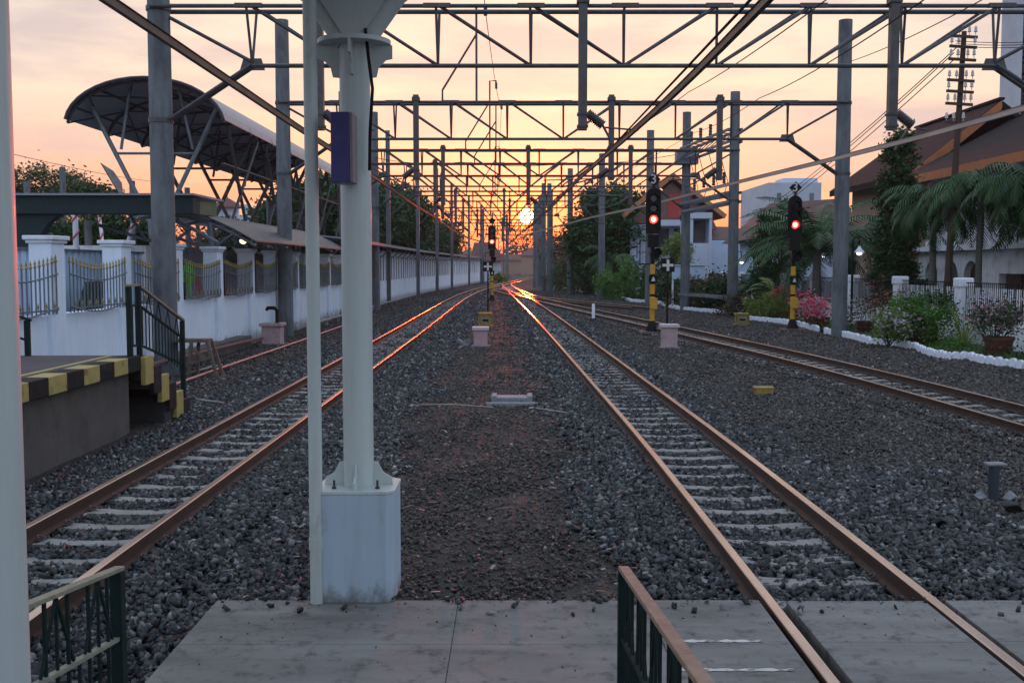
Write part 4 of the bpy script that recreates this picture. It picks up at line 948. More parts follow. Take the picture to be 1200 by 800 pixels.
# ------------------------------------------------------------------ signals
def text_mesh(body, size, loc, mat, parent, name='numeral', depth=.006):
    cu = bpy.data.curves.new(name, 'FONT'); cu.body = body; cu.size = size; cu.align_x = 'CENTER'; cu.align_y = 'CENTER'; cu.extrude = depth; cu.offset = size*.012
    o = bpy.data.objects.new('tmp', cu); col.objects.link(o); dg = bpy.context.evaluated_depsgraph_get()
    me = bpy.data.meshes.new_from_object(o.evaluated_get(dg)); bpy.data.objects.remove(o)
    ob = bpy.data.objects.new(name, me); me.materials.clear(); me.materials.append(mat); col.objects.link(ob); ob.parent = parent
    for v in me.vertices: v.co = Vector((v.co.x, -v.co.z, v.co.y))
    off = wloc(parent); ob.location = Vector(loc)-off; return ob
white_sign = M('white_sign_paint', (.6, .6, .6), (.5, .5, .5), .5, bump=0)
def signal(x, y, z0, label, k=1.0, three=True, lampdx=0.0):
    t = thing('railway_signal', (x, y, z0), label, 'railway signal', 'red railway signals'); s = k
    def Z(v): return z0+v*s
    MB().cbox(x, y, z0-.02, 1.0*s, .8*s, .07).build('base_slab', rustred, t, bevel=.01)
    MB().lathe((x, y, Z(.05)), [(.27*s, 0), (.24*s, .08*s), (.12*s, .42*s)], 20).build('foot', black, t, smooth=True)
    bands = [(.45, .95, yellow), (.95, 1.05, black), (1.05, 1.45, yellow), (1.45, 1.55, black), (1.55, 1.95, yellow), (1.95, 2.35, black), (2.35, 2.75, yellow)]
    for a, b, mt in bands: MB().lathe((x, y, Z(a)), [(.105*s, 0), (.105*s, (b-a)*s)], 16).build('pole_band', mt, t, smooth=True)
    MB().lathe((x, y, Z(2.75)), [(.085*s, 0), (.085*s, .95*s)], 12).build('pole', black, t, smooth=True)
    jb = MB().box(x-.12*s, y-.2*s, Z(.95), x+.18*s, y-.09*s, Z(1.4)).build('junction_box', yellow, t, bevel=.01)
    jb = MB().box(x-.17*s, y-.16*s, Z(2.0), x+.17*s, y-.1*s, Z(2.3)).build('number_plate', black, t)
    mk = MB().prism([(x-.07*s, y-.163*s, Z(2.07)), (x+.09*s, y-.163*s, Z(2.07)), (x+.05*s, y-.163*s, Z(2.22)), (x-.0*s, y-.163*s, Z(2.25))], (0, -.004, 0)).build('plate_mark', white_sign, jb)
    # shunt lamp cluster
    MB().tube([(x+.1*s, y-.1, Z(3.14)), (x+.1*s, y+.25*s, Z(3.14))], .2*s, 16).build('route_lamp', black, t, smooth=True)
    MB().tube([(x+.12*s, y-.12, Z(3.16)), (x+.16*s, y-.35*s, Z(3.24))], [.13*s, .17*s], 12, cap=False).build('lamp_hood', black, t)
    MB().box(x-.2*s, y-.16*s, Z(3.42), x+.22*s, y+.16*s, Z(3.94)).build('control_box', black, t, bevel=.02)
    # head board: rounded top plate with three hooded lamps
    poly = []; hw = .3*s; zb = Z(3.96); zt = Z(5.78)
    for q in range(13): a = math.pi*q/12; poly.append((x+hw*math.cos(a), y-.12*s, zt-hw+hw*math.sin(a)))
    poly += [(x-hw, y-.12*s, zb), (x+hw, y-.12*s, zb)]
    hd = MB().prism(poly, (0, .05*s, 0)).build('head_board', black, t)
    MB().box(x-.2*s, y-.07*s, Z(4.05), x+.2*s, y+.25*s, Z(5.5)).build('lamp_housing', black, hd, bevel=.02)
    for j, zz in enumerate((5.36, 4.96, 4.53)):
        cz = Z(zz); lx = x+lampdx
        m = MB(); n = 14; vs = []
        for q in range(n+1):
            a = R(-25+230*q/n)
            for yy, rr in ((y-.125*s, .175*s), (y-.36*s, .175*s)): vs.append((lx+rr*math.cos(a), yy, cz+rr*math.sin(a)))
        for q in range(n): m.f.append((2*q, 2*q+1, 2*q+3, 2*q+2))
        m.v = vs; m.build('lamp_hood', black, hd)
        if j == 2:
            MB().tube([(lx, y-.124*s, cz), (lx, y-.145*s, cz)], .16*s, 20).build('red_lens', red_lamp, hd)
            MB().tube([(lx, y-.146*s, cz), (lx, y-.152*s, cz)], .10*s, 20).build('lens_core', red_core, hd)
            MB().cbox(lx+.09*s, y-.36*s, cz-.09*s, .015, .03, .15*s)
        else: MB().tube([(lx, y-.124*s, cz), (lx, y-.14*s, cz)], .12*s, 20).build('dark_lens', glassdk, hd)
    MB().tube([(x+.02, y, Z(5.7)), (x+.02, y, Z(5.98))], .035*s, 8).build('stem', black, t)
    cz = Z(6.12); e = .27*s
    dm = MB().prism([(x+.02-e, y-.05, cz), (x+.02, y-.05, cz-e), (x+.02+e, y-.05, cz), (x+.02, y-.05, cz+e)], (0, .05, 0)).build('diamond_plate', black, t)
    if three: text_mesh('3', .52*s, (x+.0, y-.062, cz), white_sign, dm)
    # ladder platform bracket
    m = MB().bar((x-.55*s, y+.1, Z(2.75)), (x, y+.1, Z(2.75)), .05).bar((x-.5*s, y+.1, Z(2.75)), (x-.5*s, y+.1, Z(3.75)), .035).bar((x-.5*s, y+.1, Z(3.7)), (x, y+.1, Z(3.7)), .035).bar((x-.62*s, y+.1, Z(3.0)), (x-.62*s, y+.1, Z(3.6)), .03); m.build('side_bracket', black, t)
    return t
s1 = signal(5.26, 40.0, GZ, 'tall black signal showing red with a white 3, standing between the middle and right tracks', .93)
s2 = signal(10.95, 41.6, GZ, 'black signal showing red with a white 3, in front of the garden kerb', .9)
s3 = signal(-1.42, 76.0, GZ, 'small distant black signal showing red with a plain diamond plate, left of the middle track', .93, False)
def cross_post(x, y, h, label):
    t = thing('marker_post', (x, y, GZ), label, 'marker post', 'cross marker posts')
    MB().tube([(x, y, -.3), (x, y, h)], .035, 8).build('post', black, t, smooth=True)
    MB().cbox(x, y-.045, h-.1, .46, .02, .46).build('board', black, t)
    MB().cbox(x, y-.06, h+.09, .38, .012, .09).cbox(x, y-.0605, h-.06, .09, .014, .38).build('cross', white_sign, t)
cross_post(5.3, 36.4, 2.2, 'thin black post with a pale cross board behind the right pink box')
cross_post(-1.15, 51, 2.15, 'thin black post with a pale cross board in front of the distant signal')

# boxes
def pink_box(px, py, wd, ht, label, pipe=False):
    p = G(px, py); t = thing('pink_cabinet', p, label, 'cabinet', 'pink trackside cabinets')
    MB().cbox(p.x, p.y+wd/2, GZ-.05, wd*1.15, wd*1.1, .07).build('base', concrete_grey, t)
    MB().cbox(p.x, p.y+wd/2, GZ+.02, wd*.82, wd*.8, ht-.1).build('body', pink, t, bevel=.012)
    MB().cbox(p.x, p.y+wd/2, GZ+ht-.08, wd, wd, .10).build('lid', pink_top if not pipe else pink, t, bevel=.015)
    if pipe: MB().tube([(p.x+.18, p.y+.2, GZ+ht), (p.x+.18, p.y+.2, GZ+ht+.42), (p.x+.1, p.y+.2, GZ+ht+.5), (p.x-.12, p.y+.2, GZ+ht+.5), (p.x-.15, p.y+.2, GZ+ht+.42)], .06, 10).build('bent_pipe', black, t, smooth=True)
pink_box(563, 406, .52, .58, 'pale pink cabinet alone in the gravel between left and middle tracks')
pink_box(785.5, 408, .56, .70, 'pale pink cabinet at the foot of the tall right signal')
pink_box(317, 404, .72, .66, 'darker pink cabinet with a black bent pipe beside the left wall', True)
def yellow_case(px, py, wd, ht, label):
    p = G(px, py); t = thing('point_machine', p, label, 'trackside box', 'yellow trackside boxes')
    MB().box(p.x-wd/2, p.y, GZ-.03, p.x+wd/2, p.y+.5, GZ+.06).build('base', yb, t)
    MB().box(p.x-wd*.38, p.y+.03, GZ+.06, p.x+wd*.38, p.y+.45, GZ+ht*.85).build('body', yb, t, bevel=.015)
    MB().box(p.x-wd*.46, p.y, GZ+ht*.85, p.x+wd*.46, p.y+.5, GZ+ht).build('lid', yb, t, bevel=.01)
    MB().box(p.x-wd*.26, p.y+.018, GZ+ht*.3, p.x+wd*.26, p.y+.028, GZ+ht*.66).build('grey_panel', concrete_grey, t); MB().box(p.x-wd*.2, p.y+.01, GZ+ht*.38, p.x+wd*.2, p.y+.0175, GZ+ht*.55).build('slot', black, t)
    for s in (-1, 1): MB().box(p.x+s*wd*.46-.02, p.y+.05, GZ+.06, p.x+s*wd*.46+.02, p.y+.12, GZ+ht*.85).build('leg', yb, t)
yellow_case(569, 383, .60, .58, 'yellow framed trackside box with grey front between the tracks')
yellow_case(870, 381, .62, .5, 'weathered yellow trackside box by the garden kerb')
p = G(896, 462); t = thing('yellow_block', p, 'small yellow block lying in the gravel between middle and right tracks', 'block')
MB().box(p.x-.17, p.y, GZ, p.x+.17, p.y+.22, GZ+.10).build('body', yb, t, bevel=.012); MB().box(p.x-.19, p.y-.01, GZ+.10, p.x+.19, p.y+.23, GZ+.14).build('lid', yb, t, bevel=.01)
p = G(696.5, 374); t = thing('marker_stub', (3.72, 49, GZ), 'short white marker post beside the right track', 'marker post')
MB().lathe((3.74, 49, GZ), [(.075, 0), (.07, .72), (.04, .77)], 10).build('post', kerbwhite, t, smooth=True); MB().lathe((3.74, 49, GZ), [(.09, 0), (.085, .09)], 10).build('collar', black, t)
p = G(1164, 586); t = thing('flat_top_bollard', p, 'short dark post with a flat square cap at the right edge', 'bollard')
MB().lathe(p, [(.055, -.1), (.055, .38)], 14).build('post', M('dark_blue_metal', (.03, .04, .055), None, .5), t, smooth=True); MB().cbox(p.x+.01, p.y, p.z+.38, .2, .14, .022).build('cap', concrete_grey, t, bevel=.004)
p = G(600, 471); t = thing('drain_cover', p, 'pale concrete cable pit with two lugs sunk in the gravel', 'concrete pit')
MB().box(p.x-.3, p.y, GZ-.05, p.x+.3, p.y+.42, GZ+.085).build('body', concrete_grey, t, bevel=.02)
for s in (-1, 1): MB().box(p.x+s*.33-.05, p.y-.03, GZ-.05, p.x+s*.33+.05, p.y+.45, GZ+.12).build('lug', concrete_grey, t, bevel=.02)
MB().box(p.x-.46, p.y-.45, GZ-.05, p.x+.46, p.y-.33, GZ+.045).build('kerb', concrete_grey, t, bevel=.015)
m = MB().tube([G(482, 474, GZ+.02), G(530, 473.5, GZ+.02), G(578, 477, GZ+.02)], .009, 6); tag(m.build('thin_pipe', M('pale_pvc', (.45, .4, .35)), smooth=True), 'thin pale pipe lying left of the cable pit', 'pipe', 'thin pipes at the pit')
m = MB().tube([G(628, 478, GZ+.03), G(655, 482, GZ+.03), G(668, 484, GZ+.02)], .009, 6); tag(m.build('thin_pipe', bpy.data.materials['pale_pvc'], smooth=True), 'thin pale pipe lying right of the cable pit', 'pipe', 'thin pipes at the pit')
# loose stones
for k, (px, py, s) in enumerate(((548, 405, .24), (538, 402, .2), (541, 408, .16), (1150, 584, .09), (1182, 586, .1), (1186, 600, .13), (1100, 615, .11))):
    p = G(px, py); V = stones(np.array([[p.x, p.y, GZ+s*.3]]), np.array([s]))[0]
    m = MB(); m.add([tuple(v) for v in V], [(3, 2, 1, 0), (4, 5, 6, 7), (0, 1, 5, 4), (1, 2, 6, 5), (2, 3, 7, 6), (3, 0, 4, 7)])
    near_l = k < 3
    tag(m.build('loose_rock', concrete_grey if k < 5 else dirt_stone, bevel=s*.12), ['largest grey rock left of the middle pink cabinet', 'grey rock at the back of the heap left of the middle pink cabinet', 'smallest rock of the heap left of the middle pink cabinet', 'rounded rock just left of the flat topped post', 'rock just right of the flat topped post', 'rock in front of the flat topped post', 'brown rock in the gravel left of the flat topped post'][k], 'rock', 'loose rocks')
# wooden trestle
p = G(230, 441); t = thing('wooden_trestle', p, 'rough wooden trestle stool standing beside the stair foot', 'trestle')
x0, y0 = p.x, p.y; 
MB().box(x0-.55, y0+.05, .58, x0+.28, y0+.4, .66).build('seat', woodm, t, bevel=.01)
for q in ((x0-.1, y0+.02, x0-.28, .15), (x0+.25, y0+.02, x0+.36, .1), (x0-.05, y0+.42, x0-.2, .1), (x0+.25, y0+.42, x0+.38, .1)): MB().bar((q[0], q[1], .6), (q[2]+.1, q[1], GZ), .07).build('leg', woodm, t)
MB().bar((x0-.15, y0-.02, .12), (x0+.36, y0-.02, .26), .08, .06).build('rail', woodm, t); MB().bar((x0-.15, y0+.0, .5), (x0+.2, y0+.05, .22), .06).build('brace', woodm, t)

# ------------------------------------------------------------------ vegetation helpers
def leaves(centers, spread, n, size, aspect=.5, up=.0, tone_c=None):
    "n leaves around clump centres"
    k = len(centers); i = rng.integers(0, k, n)
    P = centers[i]+rng.normal(size=(n, 3))*spread*.5
    a = rng.normal(size=(n, 3)); a[:, 2] = a[:, 2]*.6+up; a /= np.linalg.norm(a, axis=1)[:, None]
    b = np.cross(a, rng.normal(size=(n, 3))); b /= np.linalg.norm(b, axis=1)[:, None]+1e-9
    s = size*rng.uniform(.5, 1.4, n)[:, None]
    A = a*s; B = b*s*aspect
    V = np.stack([P-A, P+B*.9-A*.1, P+A, P-B*.9-A*.1], 1)
    tc_ = rng.uniform(0, .55, k) if tone_c is None else tone_c
    return V, np.clip(tc_[i]+rng.uniform(-.1, .4, n), 0, 1)
def clumps(blobs, k, jitter=.12):
    out = []; w_ = np.array([b[3]*b[4]*b[5] for b in blobs]); w_ = w_**.67/np.sum(w_**.67)
    for b, f_ in zip(blobs, w_):
        n = max(3, int(k*f_)); d = rng.normal(size=(n, 3)); d /= np.linalg.norm(d, axis=1)[:, None]
        r = rng.uniform(.35, 1, n)**.4*rng.uniform(1-jitter, 1+jitter, n)
        out.append(np.array(b[:3])+d*r[:, None]*np.array(b[3:]))
    return np.concatenate(out)
def tree(name, base, blobs, label, cat='tree', mat=L_tree, k=90, n=9000, size=.16, spread=.7, trunk_r=.18, group=None, limbs=True):
    base = Vector(base); t = thing(name, base, label, cat, group)
    C = clumps(blobs, k); V, tn = leaves(C, spread, n, size); quads('crown', V, mat, t, tn)
    top = Vector(np.mean([b[:3] for b in blobs], axis=0)); m = MB()
    m.tube([base+Vector((0, 0, -.2)), base.lerp(top, .35)+Vector((.1, 0, 0)), base.lerp(top, .7), top], [trunk_r, trunk_r*.8, trunk_r*.55, trunk_r*.2], 8)
    if limbs:
        for b in blobs:
            c = Vector(b[:3]); s0 = base.lerp(top, random.uniform(.35, .6)); m.tube([s0, s0.lerp(c, .5)+Vector((0, 0, .2)), c], [trunk_r*.45, trunk_r*.3, trunk_r*.08], 6)
        for i in range(0, len(C), 6):
            c = Vector(C[i]); s0 = base.lerp(top, random.uniform(.5, .95)); m.tube([s0, c], [trunk_r*.18, .01], 4, cap=False)
    m.build('trunk', barkm, t, smooth=True); return t
def shrub(name, c, r, label, mat=L_tree, n=1500, size=.07, k=24, cat='shrub', flowers=None, fn=300, group=None, spread=.28, fsize=None):
    base = Vector((c[0], c[1], GZ)); t = thing(name, base, label, cat, group)
    C = clumps([(c[0], c[1], c[2], r[0], r[1], r[2])], k, .38); V, tn = leaves(C, spread, n, size); quads('foliage', V, mat, t, tn)
    if flowers: V, tn = leaves(C[rng.permutation(len(C))[:max(3, len(C)*2//3)]], spread*1.1, fn, fsize or size*.9, .8); quads('flowers', V, flowers, t, tn)['kind'] = 'stuff'
    m = MB()
    for i in range(0, len(C), 3): m.tube([base, base.lerp(Vector(C[i]), .5)+Vector((0, 0, .05)), Vector(C[i])], [.02, .014, .005], 4, cap=False)
    m.build('stems', barkm, t); return t
def frond_arrays(base, az, el, L, droop, nl=22, ll=.5, lw=.035, rach=None, hang=.35):
    V = []; tn = []; p = Vector(base); a = az; e = el; step = L/nl; pts = [p.copy()]
    t0 = random.uniform(0, .6)
    for i in range(nl):
        d = Vector((math.cos(a)*math.cos(e), math.sin(a)*math.cos(e), math.sin(e))); q = p+d*step
        side = Vector((-math.sin(a), math.cos(a), 0)); u = (i+1)/nl
        l = ll*math.sin(math.pi*min(1, .12+u*.88))**.7*random.uniform(.85, 1.1)
        for s in (-1, 1):
            dd = (side*s+d*.55+Vector((0, 0, -hang+random.uniform(-.2, .2)))).normalized(); tip = q+dd*l+Vector((0, 0, -l*.25*hang))
            wv = d*lw*1.0
            V.append([q-wv, q+wv, q.lerp(tip, .6)+wv*.8, tip]); tn.append(t0+random.uniform(-.1, .3))
        p = q; pts.append(p.copy()); e -= droop/nl*(1+u)
    return V, tn, pts
def palm(name, base, h, nf, L, label, ll=.55, mat=L_palm, droop=1.5, tr=.13, elr=(.2, 1.3), lean=(0, 0), group=None, nl=24, cat='palm tree', hang=.5):
    base = Vector(base); t = thing(name, base, label, cat, group); top = base+Vector((lean[0], lean[1], h))
    V = []; tn = []; m = MB()
    for i in range(nf):
        az = 2*math.pi*i/nf*1.618*1.0+random.uniform(-.2, .2); el = random.uniform(*elr)
        v, t_, pts = frond_arrays(top, az, el, L*random.uniform(.8, 1.1), droop*random.uniform(.8, 1.2), nl, ll, .04, hang=hang); V += v; tn += t_
        m.tube(pts[::3]+[pts[-1]], [.03*(1-.8*i_/len(pts[::3]+[pts[-1]])) for i_ in range(len(pts[::3])+1)], 4, cap=False)
    quads('fronds', np.array(V), mat, t, np.clip(np.array(tn), 0, 1)); m.build('frond_stalks', L_palm, t)
    if h > .5: MB().tube([base+Vector((0, 0, -.2)), base.lerp(top, .5)+Vector((lean[0]*.1, 0, 0)), top], [tr*1.3, tr, tr*.8], 10).build('trunk', palmtrunk, t, smooth=True)
    return t

# ------------------------------------------------------------------ garden on the right
gx = [(k.x, k.y) for k in kerb]
m = MB(); nK = len(kerb)
for a, b in zip(kerb[:-1], kerb[1:]):
    xr_ = 60
    m.add([(a.x+.08, a.y, GZ+.06), (xr_, a.y, GZ+.06), (xr_, b.y, GZ+.06), (b.x+.08, b.y, GZ+.06)], [(0, 1, 2, 3)])
m.add([(kerb[0].x, 4, GZ+.06), (60, 4, GZ+.06), (60, kerb[0].y, GZ+.06), (kerb[0].x+.08, kerb[0].y, GZ+.06)], [(0, 1, 2, 3)])
struct(m.build('garden_ground', soil))
# grass tufts in the bed
n = 14000; yk = rng.uniform(24, 70, n); xk = np.interp(yk, ky[o_], kx[o_])+.15+rng.uniform(0, 1, n)**1.5*3.2
P = np.stack([xk, yk, np.full(n, GZ+.06)], 1); keep = (np.sin(xk*2.1)*np.sin(yk*.8+xk)+rng.normal(0, .4, n)) > .1; P = P[keep]; n = len(P)
a = rng.uniform(0, 6.28, n); hgt = rng.uniform(.05, .22, n); lean_ = rng.normal(0, .06, (n, 2)); wv = np.stack([np.cos(a), np.sin(a), np.zeros(n)], 1)*.012
tip = P+np.stack([lean_[:, 0], lean_[:, 1], hgt], 1); o = quads('grass', np.stack([P-wv, P+wv, tip+wv*.3, tip-wv*.3], 1), L_bright, tone=rng.uniform(0, .6, n))
tag(o, 'patchy low green grass in the garden bed behind the white kerb', 'grass', kind='stuff')
# kerb blocks: short runs of scalloped stones
dist = 0; kpts = []
for a, b in zip(kerb[:-1], kerb[1:]):
    L = (b-a).length; n = max(1, int(L/.10))
    for i in range(n): kpts.append(a.lerp(b, i/n))
run = 10; kc = 0
for s0 in range(0, len(kpts)-run, run):
    seg = kpts[s0:s0+run+1]
    if seg[0].y > 95: pass
    if random.random() < .06: continue
    m = MB(); j = 0; step = 2
    for q in range(0, run, step):
        a = seg[q]; b = seg[min(q+step, len(seg)-1)]; d = (b-a); L = d.length; 
        if L < .02 or L > 2.5: continue
        d.normalize(); nn = Vector((d.y, -d.x, 0))*.05; h_ = .20+random.uniform(-.02, .02)
        jt = Vector((random.uniform(-.012, .012), random.uniform(-.012, .012), 0)); a2 = a+d*.014+jt; b2 = b-d*.014+jt; prof = []
        z0 = GZ-.05
        for u, zz in ((0, h_*.62), (.1, h_*.84), (.3, h_*.97), (.5, h_), (.7, h_*.97), (.9, h_*.84), (1, h_*.62)): prof.append(a2.lerp(b2, u)+Vector((0, 0, zz)))
        poly = [a2+Vector((0, 0, -.05))-nn]+[p_-nn for p_ in prof]+[b2+Vector((0, 0, -.05))-nn]
        m.prism(poly, nn*2)
    if m.v:
        tag(m.build('kerb_block', kerbwhite), 'white painted scalloped kerb block edging the garden bed', 'kerb block', 'white kerb blocks along the garden'); kc += 1

# fence
FX = 14.5
t = thing('garden_fence', (FX, 45, GZ), 'white garden fence with round capped pillars and thin dark bars', 'fence')
MB().box(FX-.1, 22, -.3, FX+.1, 92, .62).build('plinth_wall', white_trim, t)
fps = [28.7+5.6*k for k in range(-1, 11)]
for yy in fps:
    MB().box(FX-.21, yy-.21, -.3, FX+.21, yy+.21, 1.72).build('pillar', white_trim, t, bevel=.04)
    MB().box(FX-.25, yy-.25, 1.62, FX+.25, yy+.25, 1.93).build('pillar_cap', white_trim, t, bevel=.05)
m = MB(); m.bar((FX, 23, 1.78), (FX, 90, 1.78), .03); m.bar((FX, 23, .75), (FX, 90, .75), .03)
y = 23
while y < 90: m.bar((FX, y, .62), (FX, y, 1.78), .018); y += .14
m.build('bars', black, t)
t = thing('inner_fence', (16.2, 45, GZ), 'second white paling fence standing in the house yard', 'fence')
m = MB(); y = 27
while y < 60: m.box(16.2, y, -.1, 16.24, y+.34, 1.55); y += .5
m.build('palings', white_trim, t); MB().box(16.24, 27, 1.2, 16.28, 60, 1.3).build('rail', white_trim, t)
# potted plants
def pot(px, py, wd, label, z=GZ+.06):
    p = G(px, py, z); h_ = wd*.62; t = thing('plant_pot', p, label, 'plant pot', 'terracotta garden pots')
    MB().lathe(p, [(wd*.33, 0), (wd*.36, .03), (wd*.46, h_*.8), (wd*.5, h_*.82), (wd*.5, h_), (wd*.44, h_), (wd*.42, h_*.9)], 20).build('pot', brick_pot, t, smooth=True)
    MB().lathe(p+Vector((0, 0, h_*.86)), [(wd*.43, 0), (wd*.41, .03)], 16).build('soil', soil, t)
    m = MB()
    for k in range(10): a = 2*math.pi*k/10; m.lathe((p.x+wd*.42*math.cos(a), p.y+wd*.42*math.sin(a), p.z+h_*.42), [(.01, -.08), (.05, 0), (.01, .08)], 6)
    m.build('relief', brick_pot, t, smooth=True, kind='stuff')
    return p+Vector((0, 0, h_))
q = pot(1170, 416, .82, 'large terracotta pot under the pink flowering shrub at the right')
shrub('flowering_shrub', (q.x-.15, q.y, q.z+.45), (.85, .7, .42), 'airy pink flowering shrub growing in the rightmost pot', L_tree, 1700, .05, 34, flowers=L_pink, fn=600, cat='flowering shrub')
q = pot(1084, 404, .74, 'terracotta pot hidden below the leafy green shrub')
shrub('potted_shrub', (q.x-.3, q.y, q.z+.3), (1.05, .7, .62), 'dense leafy green shrub with a few pink blooms over its pot', L_bright, 4200, .06, 46, flowers=L_pink, fn=60)
q = pot(1014, 389, .66, 'terracotta pot of the white flowering plant beside the tall pole')
shrub('flowering_shrub', (q.x-.1, q.y, q.z+.35), (.85, .6, .38), 'white flowering shrub in the pot right of the tall concrete pole', L_rust, 1000, .05, 30, flowers=L_white, fn=450, cat='flowering shrub')
q = pot(962, 384, .68, 'terracotta pot directly left of the tall concrete pole')
shrub('flowering_shrub', (q.x-.3, q.y, q.z+.45), (.9, .6, .36), 'red and white bougainvillea in the pot left of the tall concrete pole', L_white, 500, .05, 30, flowers=L_red, fn=600, cat='flowering shrub', fsize=.055)
q = pot(917, 374, .58, 'small terracotta pot behind the yellow green shrub')
shrub('flowering_shrub', at(935, 350, 50)[:], (1.0, .6, .55), 'bright red bougainvillea rising behind the second signal', L_tree, 600, .06, 30, flowers=L_red, fn=1500, cat='flowering shrub', fsize=.07)
shrub('flowering_shrub', at(1040, 352, 38)[:], (.7, .5, .6), 'thin russet stemmed shrub between the white pillars', L_rust, 700, .05, 30, flowers=L_red, fn=90, cat='flowering shrub')
c0 = at(1042, 378, 32.5); shrub('flowering_shrub', c0[:], (.55, .45, .32), 'pale variegated shrub spilling towards the kerb in front of the fence', L_yel, 1100, .055, 20, flowers=L_white, fn=350)
c0 = at(900, 358, 49.5); shrub('yellow_shrub', c0[:], (1.25, .8, .62), 'yellow green rounded shrub left of the second signal', L_yel, 4200, .06, 40)
c0 = at(872, 360, 53); shrub('dark_shrub', c0[:], (1.0, .8, .55), 'low brownish green shrub behind the yellow box', L_rust, 2400, .07, 30)
c0 = at(1085, 355, 33.5); shrub('garden_shrub', (c0.x, c0.y, .9), (.9, .6, .5), 'mid green leafy shrub behind the potted one by the fence', L_tree, 2200, .06, 30)
# spiky plant
p = G(1128, 408); t = thing('spiky_plant', p, 'spiky yellow green sword leaved plant between the two right pots', 'plant'); V = []
for k in range(46):
    a = random.uniform(0, 6.28); el = random.uniform(.35, 1.45); L = random.uniform(1.1, 1.8); b0 = p+Vector((math.cos(a)*.06, math.sin(a)*.06, .05)); side = Vector((-math.sin(a), math.cos(a), 0))*.03; prev = b0; e = el
    for s in range(4):
        d = Vector((math.cos(a)*math.cos(e), math.sin(a)*math.cos(e), math.sin(e)))*L/4; q = prev+d; w0 = side*(1-s*.22); w1 = side*(1-(s+1)*.24); V.append([prev-w0, prev+w0, q+w1, q-w1]); prev = q; e -= .16
quads('leaves', np.array(V), L_yel, t, rng.uniform(.2, 1, len(V)))
# low ground cover clumps along the kerb
for k, (px, py, Yp, rx, rz, mt) in enumerate(((1112, 400, 31, .5, .2, L_bright), (1192, 414, 27.6, .6, .16, L_tree), (1060, 396, 35, .5, .2, L_bright), (945, 374, 44, .7, .22, L_rust), (984, 384, 41, .4, .25, L_bright), (1150, 405, 29.6, .4, .18, L_bright))):
    c0 = at(px, py, Yp); shrub('ground_plant', (c0.x, c0.y, GZ+rz*.8), (rx, .4, rz), ['low bright plant between the two pots by the kerb', 'low green plant right of the rightmost pot', 'low bright plant left of the leafy potted shrub', 'low russet plant below the bougainvillea', 'small bright plant at the foot of the tall pole', 'small bright plant at the foot of the spiky plant'][k], mt, 500, .05, 12, cat='plant', group='low garden plants')
# hedge of bushes further along
hed = [(822, 345, 62, 1.6, 1.0, L_rust, 'olive brown bush behind the two right poles'), (798, 340, 68, 1.5, 1.1, L_tree, 'dull green bush left of the pale blue hoarding'), (775, 330, 72, 1.6, 1.6, L_tree, 'tall green bush right of the tall signal pole'), (745, 335, 78, 2.2, 1.3, L_bright, 'bright broad leaved bush left of the tall signal pole'), (725, 338, 82, 1.6, 1.0, L_bright, 'bright bush between the sixth gantry pole and the signal'), (690, 330, 98, 2.2, 1.2, L_tree, 'low green bush under the dark round tree'), (672, 322, 104, 2.2, 1.8, L_rust, 'reddish brown bush left of the dark round tree'), (655, 325, 112, 1.5, 1.4, L_bright, 'small light green bush beside the far pole cluster'), (850, 344, 60, 1.2, .9, L_tree, 'green bush between the two right poles'), (700, 320, 95, 2.0, 2.2, L_rust, 'rust tinted tall bush below the dark round tree')]
for (px, py, Yp, rx, rz, mt, lb) in hed:
    c0 = at(px, py, Yp); zc = GZ+rz*.85; shrub('garden_bush', (c0.x, c0.y, zc), (rx, 1.2, rz), lb, mt, 3600, .11, 42, cat='bush', group='bushes along the line', spread=.5)
# palms and trees on the right
palm('feather_palm', (at(957, 330, 50).x, 50, GZ), 3.3, 40, 4.3, 'big spreading feather palm behind the tall concrete pole', ll=.75, droop=1.1, tr=.2, elr=(-.1, 1.35), nl=34, hang=.45)
palm('feather_palm', (at(998, 330, 54).x, 54, GZ), 3.6, 32, 3.9, 'second feather palm right of the tall concrete pole', ll=.7, droop=1.2, tr=.2, elr=(-.2, 1.3), nl=30, hang=.5)
palm('drooping_palm', (at(1092, 340, 42).x, 42, GZ), 4.7, 44, 2.7, 'drooping palm left of the arches, in front of the brown telegraph pole', ll=.55, droop=1.9, elr=(.0, 1.45), hang=.7)
palm('drooping_palm', (at(1146, 340, 40).x, 40, GZ), 5.0, 50, 3.0, 'tall drooping palm in front of the house arches', ll=.6, droop=1.9, elr=(.0, 1.45), tr=.12, hang=.7)
palm('drooping_palm', (at(1205, 340, 37).x, 37, GZ), 5.0, 48, 2.9, 'drooping palm cut by the right photo edge', ll=.6, droop=1.9, elr=(.0, 1.45), hang=.7)
palm('banana_plant', (at(878, 345, 58).x, 58, GZ), 1.2, 12, 1.8, 'broad leafed plant under the street lamp by the blue wall', ll=.45, droop=1.4, elr=(.5, 1.4), hang=.2, cat='plant')
palm('banana_plant', (at(905, 345, 54).x, 54, GZ), 1.0, 12, 1.7, 'grey green leafy plant left of the second signal', ll=.4, droop=1.4, elr=(.5, 1.4), hang=.2, cat='plant', mat=L_yel)
palm('small_palm', (at(716, 335, 88).x, 88, GZ), 2.8, 20, 3.4, 'feathery palm in front of the dark round tree', ll=.9, droop=1.8, elr=(.2, 1.4), nl=26)
